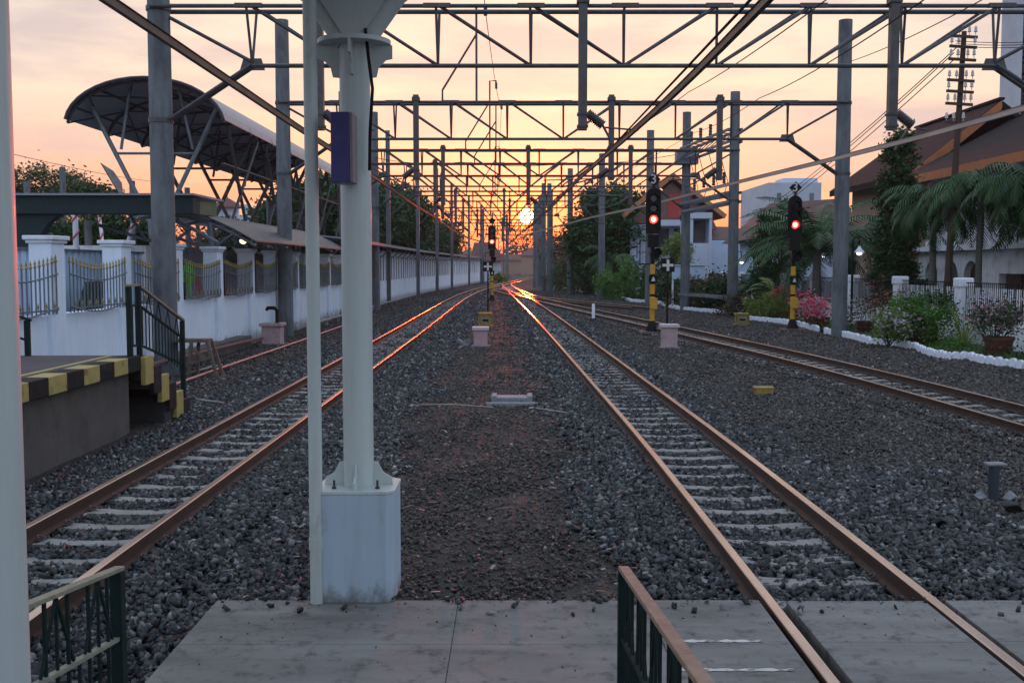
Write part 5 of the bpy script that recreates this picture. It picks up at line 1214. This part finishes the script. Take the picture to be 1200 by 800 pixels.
tree('ivy_column_tree', (at(1052, 330, 46).x, 46, GZ), [(at(1052, 330, 46).x, 46, 1.2, 1.15, .9, 1.3), (at(1052, 300, 46).x, 46, 3.0, .9, .8, 1.5), (at(1052, 250, 46).x, 46, 4.8, .78, .7, 1.3), (at(1052, 200, 46).x, 46, 6.4, .68, .6, 1.1), (at(1056, 175, 46).x, 46, 7.35, .42, .4, .8)], 'slender ivy clad columnar tree between the palms', mat=L_tree, k=200, n=34000, size=.085, spread=.34, limbs=False)
tree('cypress', (at(893, 335, 57).x, 57, GZ), [(at(893, 330, 57).x, 57, 1.2, .8, .7, 1.3), (at(893, 300, 57).x, 57, 3.0, .55, .5, 1.3), (at(893, 280, 57).x, 57, 4.4, .25, .25, .9)], 'dark narrow cypress left of the second signal', mat=L_dark, k=60, n=7000, size=.07, spread=.25, limbs=False)
bx = at(912, 300, 60).x
tree('leafy_tree', (bx, 60, GZ), [(bx, 60, 3.0, 1.5, 1.3, 1.6), (bx+.6, 60, 4.6, .9, .8, .9)], 'dense green tree behind the second signal', mat=L_dark, k=70, n=8000, size=.12, spread=.5)
tree('round_tree', (8.9, 94, GZ), [(8.9, 94, 5.4, 3.7, 3, 3.3), (7.2, 94, 4.2, 2.6, 2.5, 2.6), (10.4, 95, 4.6, 2.8, 2.5, 3.0), (8.6, 94, 7.9, 2.3, 2, 1.6)], 'large dark round tree behind the right poles', mat=L_dark, k=220, n=26000, size=.2, spread=.9, trunk_r=.3)
tree('garden_tree', (11.9, 78, GZ), [(11.9, 78, 2.6, 1.25, 1.1, 1.4), (12.1, 78, 3.7, .9, .8, .8)], 'small rounded green tree right of the tall signal', mat=L_yel, k=60, n=6500, size=.09, spread=.35)
tree('bare_top_tree', (5.6, 128, GZ), [(5.6, 128, 4.2, 2.4, 2, 1.8), (7.4, 130, 5.0, 1.6, 1.5, 1.3)], 'thin hazy tree right of the sun behind the poles', mat=L_rust, k=60, n=2600, size=.2, spread=1.0)
# trees behind the annexe on the left
lt = [(452, 95, 6.8, 3.6), (478, 100, 6.6, 3.8), (500, 112, 6.2, 3.8), (522, 122, 5.6, 3.8), (545, 135, 5.2, 3.6), (420, 85, 6.5, 3.4), (385, 80, 5.6, 3.2), (365, 92, 5.4, 3.4)]
lbl = ['broad dark tree right of the cream pillar behind the annexe roof', 'dark tree behind the second annexe post', 'dark tree in the middle of the row behind the annexe', 'hazy dark tree near the far end of the annexe', 'last hazy tree behind the annexe end', 'tree mostly hidden by the cream pillar', 'tree seen between downpipe and cream pillar', 'small tree right of the second gantry pole']
for (px, Yp, zt, r), lb in zip(lt, lbl):
    x = (px-600)*Yp/1250-(1.5 if Yp < 110 else 4.2); zt2 = zt+3.0
    tree('broadleaf_tree', (x, Yp, GZ), [(x, Yp, zt2-2.6, r, r*.8, 2.4), (x-1.6, Yp+1, zt2-3.6, r*.8, r*.7, 2), (x+1.4, Yp-1, zt2-3.4, r*.75, r*.7, 2.1), (x+.3, Yp, zt2-1.4, r*.6, r*.5, 1.3)], lb, mat=L_dark, k=130, n=13000, size=.22, spread=.95, trunk_r=.3, group='trees behind the annexe')
for px, py, Yp, r, lb in ((48, 208, 90, 3.6, 'spreading tree at the far left above the teal beam'), (98, 222, 84, 2.0, 'small round topped tree right of the spreading one'), (75, 268, 60, 2.4, 'low tree seen under the teal beam at left'), (140, 262, 62, 2.6, 'low tree seen under the teal beam at centre')):
    c0 = at(px, py, Yp); tree('broadleaf_tree', (c0.x, Yp, GZ), [(c0.x, Yp, c0.z-.5, r, r*.8, r*.3), (c0.x-r*.6, Yp, c0.z-r*.35, r*.6, r*.6, r*.3), (c0.x+r*.6, Yp, c0.z-r*.35, r*.6, r*.6, r*.25)], lb, mat=L_tree, k=80, n=6500, size=.16, spread=.8, trunk_r=.22, group='trees at the far left')
for px, Yp, zt, r, lb in ((265, 95, 4.2, 2.4, 'small tree left of the far white villa'), (350, 110, 5.6, 3.0, 'tree between the arched canopy struts')):
    x = (px-600)*Yp/1250; tree('broadleaf_tree', (x, Yp, GZ), [(x, Yp, zt, r, r*.8, 1.6), (x+1.5, Yp, zt-.6, r*.7, r*.7, 1.4)], lb, mat=L_tree, k=60, n=5000, size=.2, spread=.9, trunk_r=.22, group='trees at the far left')
# far wood on the horizon
C = []
for k in range(420):
    a = rng.uniform(-75, 75); y = rng.uniform(330, 620); x = a*y/100*1.0
    C.append((x, y, rng.uniform(2, 9)*(1 if abs(x-4) > 12 else .6)))
C = np.array(C); V, tn = leaves(C, 6.5, 52000, .85, .7); o = quads('far_wood', V, L_rust, tone=tn); tag(o, 'distant hazy wood along the horizon', 'wood', kind='stuff')
c0 = G(590, 331); shrub('far_bush', (c0.x-.6, c0.y, .7), (1.6, 1, .8), 'olive bush at the far end of the annexe beside the junction', L_yel, 1200, .16, 20, cat='bush', spread=.5)

# ------------------------------------------------------------------ large house on the right
t = thing('large_house', (20, 50, GZ), 'two storey grey white house with arches, brown tiled roof and orange fascia', 'house')
HX = 20.0; y0, y1 = 24.0, 52.6
m = MB()
# wall_run thickness goes to the left of direction: run from far to near => left = +x
ops = []
L = y1-y0
for yc in (51.0, 48.7, 46.6, 38.0, 35.8, 33.4, 31, 28.6): ops.append((y1-yc-.75, y1-yc+.75, GZ-.1, 2.55, True))
ops.append((y1-43.9-.0, y1-41.6, .2, 2.0, False))
wall_run(m, (HX, y1), (HX, y0), -.3, 3.05, .3, ops); 
wall_run(m, (HX+.6, y1), (HX+.6, y0), 3.05, 6.25, .3, [(.9, 1.9, 3.9, 5.5, False), (4.2, 5.2, 3.9, 5.5, False), (10.6, 13.4, 3.95, 5.6, False), (17, 19, 3.9, 5.5, False)])
m.box(HX+.31, y1-.3, -.3, 29, y1, 6.3)
m.build('wall', house_wall, t)
MB().box(HX+2.2, y0, -.3, HX+2.4, y1-.4, 3.0).build('inner_wall', M('peach_inner_wall', (.4, .27, .2), (.33, .22, .17), .8), t)
for yc in (50, 46, 42, 37, 32): MB().box(HX+2.15, yc-.5, -.1, HX+2.19, yc+.5, 2.2).build('door', glassdk, t)
for (a, b) in ((.9, 1.9), (4.2, 5.2), (10.6, 13.4), (17, 19)):
    wf = MB().box(HX+.85, y1-b, 3.9, HX+.88, y1-a, 5.6).build('window', glassdk, t)
    MB().box(HX+.56, y1-b-.08, 3.82, HX+.66, y1-a+.08, 3.9).box(HX+.56, y1-b-.08, 5.6, HX+.66, y1-a+.08, 5.68).build('window_frame', white_trim, wf)
MB().box(HX-.35, y0, 3.0, HX+.6, y1+.3, 3.22).build('balcony_slab', white_trim, t)
bal = MB(); bal.box(HX-.32, 37.8, 3.22, HX-.22, 42.8, 3.75); bb = bal.build('balcony_parapet', white_trim, t)
m = MB(); y = 39.0
while y < 41.6: m.bar((HX-.27, y, 3.75), (HX-.27, y+.0, 4.75), .03); y += .14
for z in (3.9, 4.15, 4.4, 4.65): m.bar((HX-.27, 39, z), (HX-.27, 41.6, z), .025)
m.build('balcony_grille', post_steel, bb); MB().box(HX-.22, 38.9, 3.75, HX-.15, 41.7, 4.9).build('white_frame', white_trim, bb)
for yy in (38.9, 41.7, 45.5, 49): MB().box(HX-.32, yy-.08, 3.22, HX-.16, yy+.08, 6.1).build('balcony_column', white_trim, t)
# roof: eave at X=19.4, ridge at X=24.6
ex, ez, rx, rz = HX-1.0, 6.35, HX+4.6, 9.3
m = MB()
for sgn in (1, -1):
    xa = ex if sgn > 0 else 2*rx-ex
    m.hexa([(xa, y0-2, ez), (xa, y1+.6, ez), (rx, y1+.6, rz), (rx, y0-2, rz), (xa, y0-2, ez+.18), (xa, y1+.6, ez+.18), (rx, y1+.6, rz+.2), (rx, y0-2, rz+.2)])
m.build('roof', tile_roof, t)
MB().box(ex-.06, y0-2, ez-.16, ex, y1+.7, ez+.22).build('fascia', orange, t)
MB().prism([(19.75, 53.35, 6.35), (19.75, 53.35, 6.9), (24.2, 53.35, 10.45), (24.2, 53.35, 10.03)], (0, .1, 0)).build('gable_board', orange, t)
m = MB().prism([(HX+.3, y1-.2, 6.3), (2*rx-HX-.3, y1-.2, 6.3), (rx, y1-.2, rz-.1)], (0, .18, 0)); m.build('gable', house_wall, t)
# rear wing with its own roof
wy0, wy1 = 54.2, 66
MB().box(HX+.9, wy0-.6, -.3, 28, wy1, 6.9).build('rear_wing_wall', M('tan_wall', (.33, .24, .18), (.27, .2, .15), .8), t)
for yy in (55, 58, 61): MB().box(HX+.86, yy, 3.4, HX+.88, yy+1.6, 5.2).build('window', glassdk, t)
for yy in (54.6, 57.2, 59.8): MB().box(HX+.65, yy, 2.95, HX+.88, yy+1.9, 3.05).build('louvre', orange, t)
m = MB(); m.hexa([(19.8, 53.46, 6.6), (19.8, wy1+1, 6.6), (24.2, wy1-1.5, 10.2), (24.2, 53.46, 10.2), (19.8, 53.46, 6.95), (19.8, wy1+1, 6.95), (24.2, wy1-1.5, 10.5), (24.2, 53.46, 10.5)]); m.hexa([(24.2, 53.46, 10.2), (24.2, wy1-1.5, 10.2), (29, wy1+1, 6.6), (29, 53.46, 6.6), (24.2, 53.46, 10.5), (24.2, wy1-1.5, 10.5), (29, wy1+1, 6.95), (29, 53.46, 6.95)])
m.add([(19.8, wy1+1, 6.9), (29, wy1+1, 6.9), (24.2, wy1-1.5, 10.5)], [(0, 1, 2)]); m.build('rear_roof', tile_roof, t)
MB().bar((24.2, 53.4, 10.56), (24.2, wy1-1.5, 10.56), .3, .12).build('ridge_tiles', tile_roof, t)
# tower
t = thing('lattice_tower', (28, 60, GZ), 'white tower block with dark pierced screen at the top right', 'tower')
tx0 = 27.0
MB().box(tx0, 58, -.3, tx0+.3, 59.9, 17.4).box(tx0+6, 58, -.3, tx0+6.8, 59.9, 17.4).box(tx0+.3, 59.3, -.3, tx0+6, 59.9, 17.4).build('wall', tower_w, t)
MB().hexa([(tx0-.2, 57.6, 17.4), (tx0+7, 57.6, 17.4), (tx0+7, 60.2, 17.4), (tx0-.2, 60.2, 17.4), (tx0-.9, 57.0, 18.4), (tx0+7.6, 57.0, 18.4), (tx0+7.6, 61, 18.4), (tx0-.9, 61, 18.4)]).build('cornice', tower_w, t)
m = MB(); z = 8.5
r2 = random.Random(3)
while z < 17.2:
    x = tx0+.33
    while x < tx0+5.9:
        a = r2.choice((0, 1, 2))
        if a == 0: m.box(x, 58.3, z, x+.3, 58.5, z+.12)
        elif a == 1: m.bar((x, 58.4, z), (x+.3, 58.4, z+.3), .08, .2)
        else: m.bar((x+.3, 58.4, z), (x, 58.4, z+.3), .08, .2)
        m.box(x-.02, 58.32, z, x+.03, 58.48, z+.3); x += .3
    m.box(tx0+.31, 58.31, z-.025, tx0+5.99, 58.49, z+.025); z += .3
m.build('pierced_screen', lattice_m, t)
MB().box(tx0+.31, 59.1, -.2, tx0+5.99, 59.25, 17.3).build('backing', lattice_m, t)
# telegraph pole
b = at(1108, 345, 40); b.z = GZ; tp = at(1130, 37, 40)
t = thing('telegraph_pole', b, 'leaning brown telegraph pole with seven crossarms and white insulators', 'telegraph pole')
MB().tube([b, b.lerp(tp, .5), tp], [.14, .12, .09], 10).build('pole', polewood, t, smooth=True)
for k, yy in enumerate((43, 55, 70, 94.5, 107.5, 122, 144)):
    u = (b-tp).length*0; f_ = (yy-37)/(345-37); c0 = at(1130-22*f_, yy, 39.85)
    a = MB().bar(c0+Vector((-.5, 0, .03)), c0+Vector((.5, 0, -.03)), .08, .1).build('crossarm', polewood, t)
    for dx in (-.42, -.16, .2, .43):
        if (k+int(dx*10)) % 7 == 3: continue
        m = MB(); q = c0+Vector((dx, 0, .05)); m.lathe(q, [(.015, 0), (.015, .1), (.07, .12), (.05, .18), (.06, .22), (.035, .32), (.005, .34)], 8); m.build('insulator', whiteglaze, a, smooth=True)
for k, (pa, pb) in enumerate((((1122, 55), (870, 262)), ((1118, 62), (868, 268)), ((1118, 70), (866, 274)))):
    wire([at(pa[0], pa[1], 40), at(pb[0], pb[1], 95)], .02, ['upper', 'middle', 'lower'][k]+' of the three wires falling left from the telegraph pole', .5)
for k in range(3): wire([at(1120, 48+k*3, 39.8), at(1215, 49+k*3, 34)], .012, ['upper', 'middle', 'lower'][k]+' short wire going right from the telegraph pole', .05)

# street lamps in the garden
def street_lamp(px, py, Yp, label, hook=1):
    p = at(px, py, Yp); b = Vector((p.x-.25*hook, Yp, GZ)); t = thing('street_lamp', b, label, 'street lamp', 'garden street lamps')
    m = MB().tube([b, (b.x, Yp, p.z+.45)], .05, 8); m.tube([(b.x, Yp, p.z+.4)]+[(b.x+hook*(.125-.125*math.cos(R(a))), Yp, p.z+.45+.16*math.sin(R(a))) for a in range(0, 181, 30)]+[(p.x, Yp, p.z+.3)], .025, 6); m.build('post', black, t, smooth=True)
    MB().lathe(p, [(.2, 0), (.17, .05), (.07, .17), (.03, .25)], 16).build('shade', white_trim, t, smooth=True)
    MB().lathe(p+Vector((0, 0, -.1)), [(.03, 0), (.1, .04), (.1, .1)], 12).build('bulb', white_lamp, t, smooth=True)
street_lamp(1007, 296, 41, 'garden lamp with pale bell shade right of the tall pole')
street_lamp(989, 300, 58, 'lit garden lamp just right of the tall pole, half hidden')
street_lamp(965, 300, 60, 'lit garden lamp just left of the tall pole')
street_lamp(869, 307, 62, 'black hooked garden lamp before the pale blue wall')
street_lamp(888, 302, 66, 'farther hooked garden lamp beside the cypress')

# ------------------------------------------------------------------ middle distance buildings on the right
t = thing('gabled_house', (14, 92, GZ), 'white house with an orange gable roof and red panel behind the tall signal', 'house')
Yh = 92; c0 = at(787, 208, Yh); xg = c0.x
xa = at(728, 258, Yh).x; xb = at(848, 258, Yh).x; zg = at(787, 256, Yh).z
MB().box(xa+.8, Yh, -.3, xb-.8, Yh+8, zg-.5).build('wall', farwall, t)
m = MB()
m.hexa([(xa, Yh-.8, zg), (xg, Yh-.8, c0.z), (xg, Yh+9, c0.z), (xa, Yh+9, zg), (xa, Yh-.8, zg+.25), (xg, Yh-.8, c0.z+.25), (xg, Yh+9, c0.z+.25), (xa, Yh+9, zg+.25)])
m.hexa([(xg, Yh-.8, c0.z), (xb, Yh-.8, zg), (xb, Yh+9, zg), (xg, Yh+9, c0.z), (xg, Yh-.8, c0.z+.25), (xb, Yh-.8, zg+.25), (xb, Yh+9, zg+.25), (xg, Yh+9, c0.z+.25)]); m.build('roof', red_roof, t)
m = MB(); m.bar((xa, Yh-.85, zg+.12), (xg, Yh-.85, c0.z+.14), .1, .38); m.bar((xb, Yh-.85, zg+.12), (xg, Yh-.85, c0.z+.14), .1, .38); m.build('gable_board', M('tan_orange_paint', (.42, .19, .08), (.35, .16, .07), .6), t)
m = MB().prism([(xa+1, Yh-.1, zg-.4), (xb-1, Yh-.1, zg-.4), (xb-1, Yh-.1, zg+.1), (xg, Yh-.1, c0.z-.4), (xa+1, Yh-.1, zg+.1)], (0, .3, 0)); m.build('gable_wall', M('brown_gable', (.18, .1, .08)), t)
q = at(790, 242, Yh-.2); MB().box(q.x-.5, Yh-.16, q.z-.9, q.x+1.6, Yh-.11, q.z+1.1).build('red_panel', redpanel, t)
q = at(792, 258, Yh-1.0); MB().box(at(770, 258, 91).x, Yh-1.6, q.z-.5, at(812, 258, 91).x, Yh-.2, q.z).build('canopy', farwall, t)
for a, b in ((772, 784), (790, 800)): MB().box(at(a, 275, Yh-.1).x, Yh-.06, at(a, 292, Yh).z, at(b, 275, Yh-.1).x, Yh-.01, at(a, 268, Yh).z).build('window', glassdk, t)
t = thing('blue_white_building', (17, 84, GZ), 'pale blue and white block with an open balcony bay behind the right poles', 'building')
Yb = 84; L_ = lambda px: at(px, 300, Yb).x; ZZ = lambda py: at(830, py, Yb).z
MB().box(L_(806), Yb, -.3, L_(812), Yb+4, ZZ(248)).box(L_(831), Yb, -.3, L_(834), Yb+4, ZZ(250)).box(L_(806), Yb-.1, ZZ(256), L_(834), Yb+4, ZZ(249)).box(L_(812), Yb+2, -.3, L_(831), Yb+4, ZZ(256)).box(L_(812), Yb+.05, -.3, L_(831), Yb+2, ZZ(285)).build('frame', farwall, t)
MB().box(L_(812.5), Yb+1.9, ZZ(283), L_(830.5), Yb+1.98, ZZ(258)).build('balcony_back', M('mauve_wall', (.2, .16, .17)), t)
MB().box(L_(834.5), Yb+1, -.3, L_(895), Yb+6, ZZ(281)).build('wing', blue_wall, t)
MB().box(L_(831), Yb-.03, GZ, L_(837), Yb-.01+.0, ZZ(318)).build('door', glassdk, t)
m = MB(); m.hexa([(L_(832), Yb+1, ZZ(280)), (L_(897), Yb+1, ZZ(281)), (L_(897), Yb+12, ZZ(281)), (L_(832), Yb+12, ZZ(280)), (L_(836), Yb+5.5, ZZ(262)), (L_(880), Yb+5.5, ZZ(263)), (L_(880), Yb+7, ZZ(263)), (L_(836), Yb+7, ZZ(262))]); m.build('roof', red_roof, t)
m = MB(); m.hexa([(L_(834), Yb+2, ZZ(268)), (L_(846), Yb+2, ZZ(268)), (L_(846), Yb+6, ZZ(268)), (L_(834), Yb+6, ZZ(268)), (L_(835), Yb+3, ZZ(250)), (L_(842), Yb+3, ZZ(252)), (L_(842), Yb+5, ZZ(252)), (L_(835), Yb+5, ZZ(250))]); m.build('roof', red_roof, t)
t = thing('brown_roofed_house', (at(910, 280, 74).x, 74, GZ), 'low house with a steep weathered brown roof left of the cypress', 'house')
x0_ = at(872, 280, 74).x; x1_ = at(935, 280, 74).x
MB().box(x0_+1, 74, -.3, x1_+4, 80, at(900, 281, 74).z).build('wall', blue_wall, t)
MB().hexa([(x0_, 73.4, at(900, 281, 74).z), (x1_+5, 73.4, at(900, 281, 74).z), (x1_+5, 82, 4), (x0_, 82, 4), (at(905, 240, 77).x, 77.5, at(905, 238, 77).z), (x1_+4, 77.5, at(905, 232, 77).z), (x1_+4, 78, at(905, 232, 77).z), (at(905, 240, 77).x, 78, at(905, 238, 77).z)]).build('roof', red_roof, t)
t = thing('tall_grey_building', (at(940, 250, 125).x, 125, GZ), 'pale grey multi storey building above the palms behind the second signal', 'building')
xa = at(900, 250, 125).x; xb = at(962, 250, 125).x; zt = at(940, 214, 125).z
MB().box(xa, 125, -.3, xb, 140, zt).build('wall', M('grey_tower_wall', (.46, .52, .60), (.4, .45, .53), .8, scale=.5), t)
for j in range(3): MB().box(xa+1+j*1.9, 124.95, zt-2.2, xa+1.5+j*1.9, 124.99, zt-1.2).build('window', post_steel, t)
MB().box(xa+2, 126, zt, xa+6, 130, zt+.6).build('roof_room', farwall, t)
t = thing('hoarding', (at(808, 325, 66).x, 66, GZ), 'pale blue hoarding board on white legs behind the right poles', 'sign board')
xa = at(788, 320, 66).x; xb = at(826, 320, 66).x
MB().box(xa, 66, at(800, 327, 66).z, xb, 66.1, at(800, 311, 66).z).build('board', blue_wall, t); MB().box(xa-.05, 65.9, at(800, 311, 66).z, xb+.05, 66.2, at(800, 310, 66).z).build('top_rail', white_trim, t)
for x in (xa+.05, xb-.05): MB().tube([(x, 66.15, GZ), (x, 66.15, at(800, 312, 66).z)], .06, 8).build('leg', white_trim, t)
# wires and posts near the blue wall
# far left skyline
t = thing('white_villa', (at(296, 255, 150).x, 150, GZ), 'far white villa with stepped parapet seen through the canopy struts', 'building')
xv = at(296, 255, 150).x; zv = at(296, 247, 150).z
MB().box(xv-2.6, 150, -.3, xv+2.9, 158, zv-.6).build('wall', farwall, t)
MB().box(xv-1.2, 150.2, zv-.6, xv+1.6, 156, zv+.3).build('attic', farwall, t)
for dx in (-2.3, -.9, 1.1, 2.4): MB().box(xv+dx-.3, 150.1, zv-.6, xv+dx+.3, 150.7, zv+.9-(.5 if abs(dx) > 2 else 0)).build('merlon', farwall, t)
for dx in (-1.6, -.2, 1.2): MB().box(xv+dx, 149.95, zv-2.4, xv+dx+.6, 149.99, zv-1.2).build('window', glassdk, t)
t = thing('cupola_house', (at(262, 250, 130).x, 130, GZ), 'small hip roofed turret with a finial left of the white villa', 'building')
xv = at(264, 245, 130).x; zv = at(264, 243, 130).z
MB().box(xv-1.0, 130, -.3, xv+1.0, 132, zv).build('wall', farwall, t)
MB().hexa([(xv-1.9, 129.2, zv), (xv+1.9, 129.2, zv), (xv+1.9, 133, zv), (xv-1.9, 133, zv), (xv-.1, 131, zv+1.2), (xv+.1, 131, zv+1.2), (xv+.1, 131.2, zv+1.2), (xv-.1, 131.2, zv+1.2)]).build('roof', red_roof, t)
MB().tube([(xv, 131, zv+1.2), (xv, 131, zv+2.6)], .06, 6).build('finial', steel_dk, t)
q = at(157, 235, 55); 
for k, (px, pt, Yp) in enumerate(((76, 196, 60), (34, 213, 55), (157, 212, 60), (221, 220, 62), (316, 232, 70), (104, 258, 48))):
    p = at(px, 300, Yp); zt = at(px, pt, Yp).z
    tag(MB().lathe((p.x, Yp, -.2), [(.17, 0), (.16, zt+.2)], 10).build('stub_pole', concrete_pole, smooth=True), ['thick grey pole behind the teal beam in front of the spreading tree', 'thin grey pole at the far left behind the teal beam', 'brown grey pole behind the feather flag', 'short brown pole just right of the near gantry pole', 'hazy grey pole between canopy struts', 'short grey pole seen below the teal beam'][k], 'pole', 'grey poles behind the wall')
# feather flag
b = at(140, 228, 34); tp = at(118, 191, 34); t = thing('feather_flag', b, 'grey feather flag leaning left above the teal beam', 'flag')
MB().tube([Vector((b.x+.6, 34, GZ)), b, tp], .015, 5).build('pole', wirem, t)
m = MB(); poly = [tp, tp.lerp(b, .3)+Vector((.22, 0, .05)), tp.lerp(b, .65)+Vector((.28, 0, .02)), b+Vector((.12, 0, 0)), b]; m.prism(poly, (0, .01, 0)); m.build('cloth', M('grey_flag', (.12, .12, .13), (.3, .28, .27), .8, scale=1.5), t)
# candy striped poles
pk = M('pink_stripe', (.55, .08, .12)); 
for k, (px, Yp, pt) in enumerate(((89, 30, 252), (121, 34, 255), (147, 31, 262))):
    p = at(px, 285, Yp); zt = at(px, pt, Yp).z; t = thing('striped_pole', (p.x, Yp, GZ), ['pink and white spiral striped pole left under the teal beam', 'thin pink striped pole at the middle under the teal beam', 'leaning pink striped pole at the right under the teal beam'][k], 'pole', 'pink striped poles')
    ln = .25 if k == 2 else (-.1 if k == 1 else 0); r_ = .05 if k == 1 else .075
    MB().tube([(p.x-ln*3, Yp, GZ), (p.x+ln, Yp, zt)], r_, 10).build('pole', white_trim, t, smooth=True)
    m = MB(); pts = []
    for q in range(60): u = q/59; a = u*50; pts.append((p.x-ln*3+ln*4*u+(r_)*math.cos(a), Yp+(r_)*math.sin(a), GZ+(zt-GZ)*u))
    m.tube(pts, .03, 5); m.build('stripe', pk, t)
# small hut by the far end
t = thing('far_hut', (at(583, 300, 175).x, 175, GZ), 'small hut with a reddish tiled roof at the far end of the annexe', 'hut')
x = at(583, 300, 175).x-1.5; MB().box(x-2, 175, -.3, x+2, 180, 3.2).build('wall', farwall, t)
MB().hexa([(x-3, 174, 3.2), (x+3, 174, 3.2), (x+3, 181, 3.2), (x-3, 181, 3.2), (x-2.4, 177, 6.2), (x+.6, 177, 6.2), (x+.6, 178, 6.2), (x-2.4, 178, 6.2)]).build('roof', red_roof, t)
t = thing('signal_cabin', (at(668, 310, 150).x, 150, GZ), 'dim red walled building with pale posts behind the far pole cluster', 'building')
x = at(670, 300, 150).x; MB().box(x-2.5, 150, -.3, x+5, 156, 2.6).build('wall', M('maroon_wall', (.16, .05, .05)), t); MB().box(x-3, 149.4, 4.2, x+6, 157, 4.5).build('roof', farwall, t)
for dx in (-1.4, 1, 3.4): MB().box(x+dx, 149.6, -.2, x+dx+.5, 149.95, 4.2).build('column', farwall, t)
rnd = random.Random(5)
fars = ['low', 'wide', 'square', 'narrow', 'long', 'stepped', 'small']
for k, (px, Yp, wd, ht) in enumerate(((598, 330, 12, 6), (640, 300, 14, 7.5), (530, 330, 18, 7), (690, 260, 14, 8), (560, 380, 16, 8), (860, 240, 18, 8), (470, 280, 16, 7))):
    x = (px-600)*Yp/1250; t = thing('far_building', (x, Yp, GZ), '%s hazy building on the horizon, number %s from the left' % (fars[k], ['three', 'five', 'two', 'six', 'four', 'seven', 'one'][k]), 'building', 'hazy buildings on the horizon')
    MB().box(x-wd/2, Yp, -.3, x+wd/2, Yp+10, ht*.7).build('wall', bpy.data.materials['tan_wall'], t)
    MB().hexa([(x-wd/2-.6, Yp-.6, ht*.7), (x+wd/2+.6, Yp-.6, ht*.7), (x+wd/2+.6, Yp+10.6, ht*.7), (x-wd/2-.6, Yp+10.6, ht*.7), (x-wd*.3, Yp+4, ht), (x+wd*.3, Yp+4, ht), (x+wd*.3, Yp+6, ht), (x-wd*.3, Yp+6, ht)]).build('roof', red_roof, t)

# ------------------------------------------------------------------ evening haze
HAZE = .0003
me = MB().box(-950, -60, -1.3, 950, 3600, 19.2)
hz = me.build('haze', groundm); hz.data.materials.clear()
m = bpy.data.materials.new('haze'); m.use_nodes = True; nt = m.node_tree; nt.nodes.clear(); out = nt.nodes.new('ShaderNodeOutputMaterial')
pv = nt.nodes.new('ShaderNodeVolumePrincipled'); pv.inputs['Color'].default_value = (.82, .74, .72, 1); pv.inputs['Density'].default_value = HAZE; pv.inputs['Anisotropy'].default_value = .4
nt.links.new(pv.outputs[0], out.inputs['Volume']); hz.data.materials.append(m)
tag(hz, 'thin warm evening haze over the line', 'haze', kind='stuff')
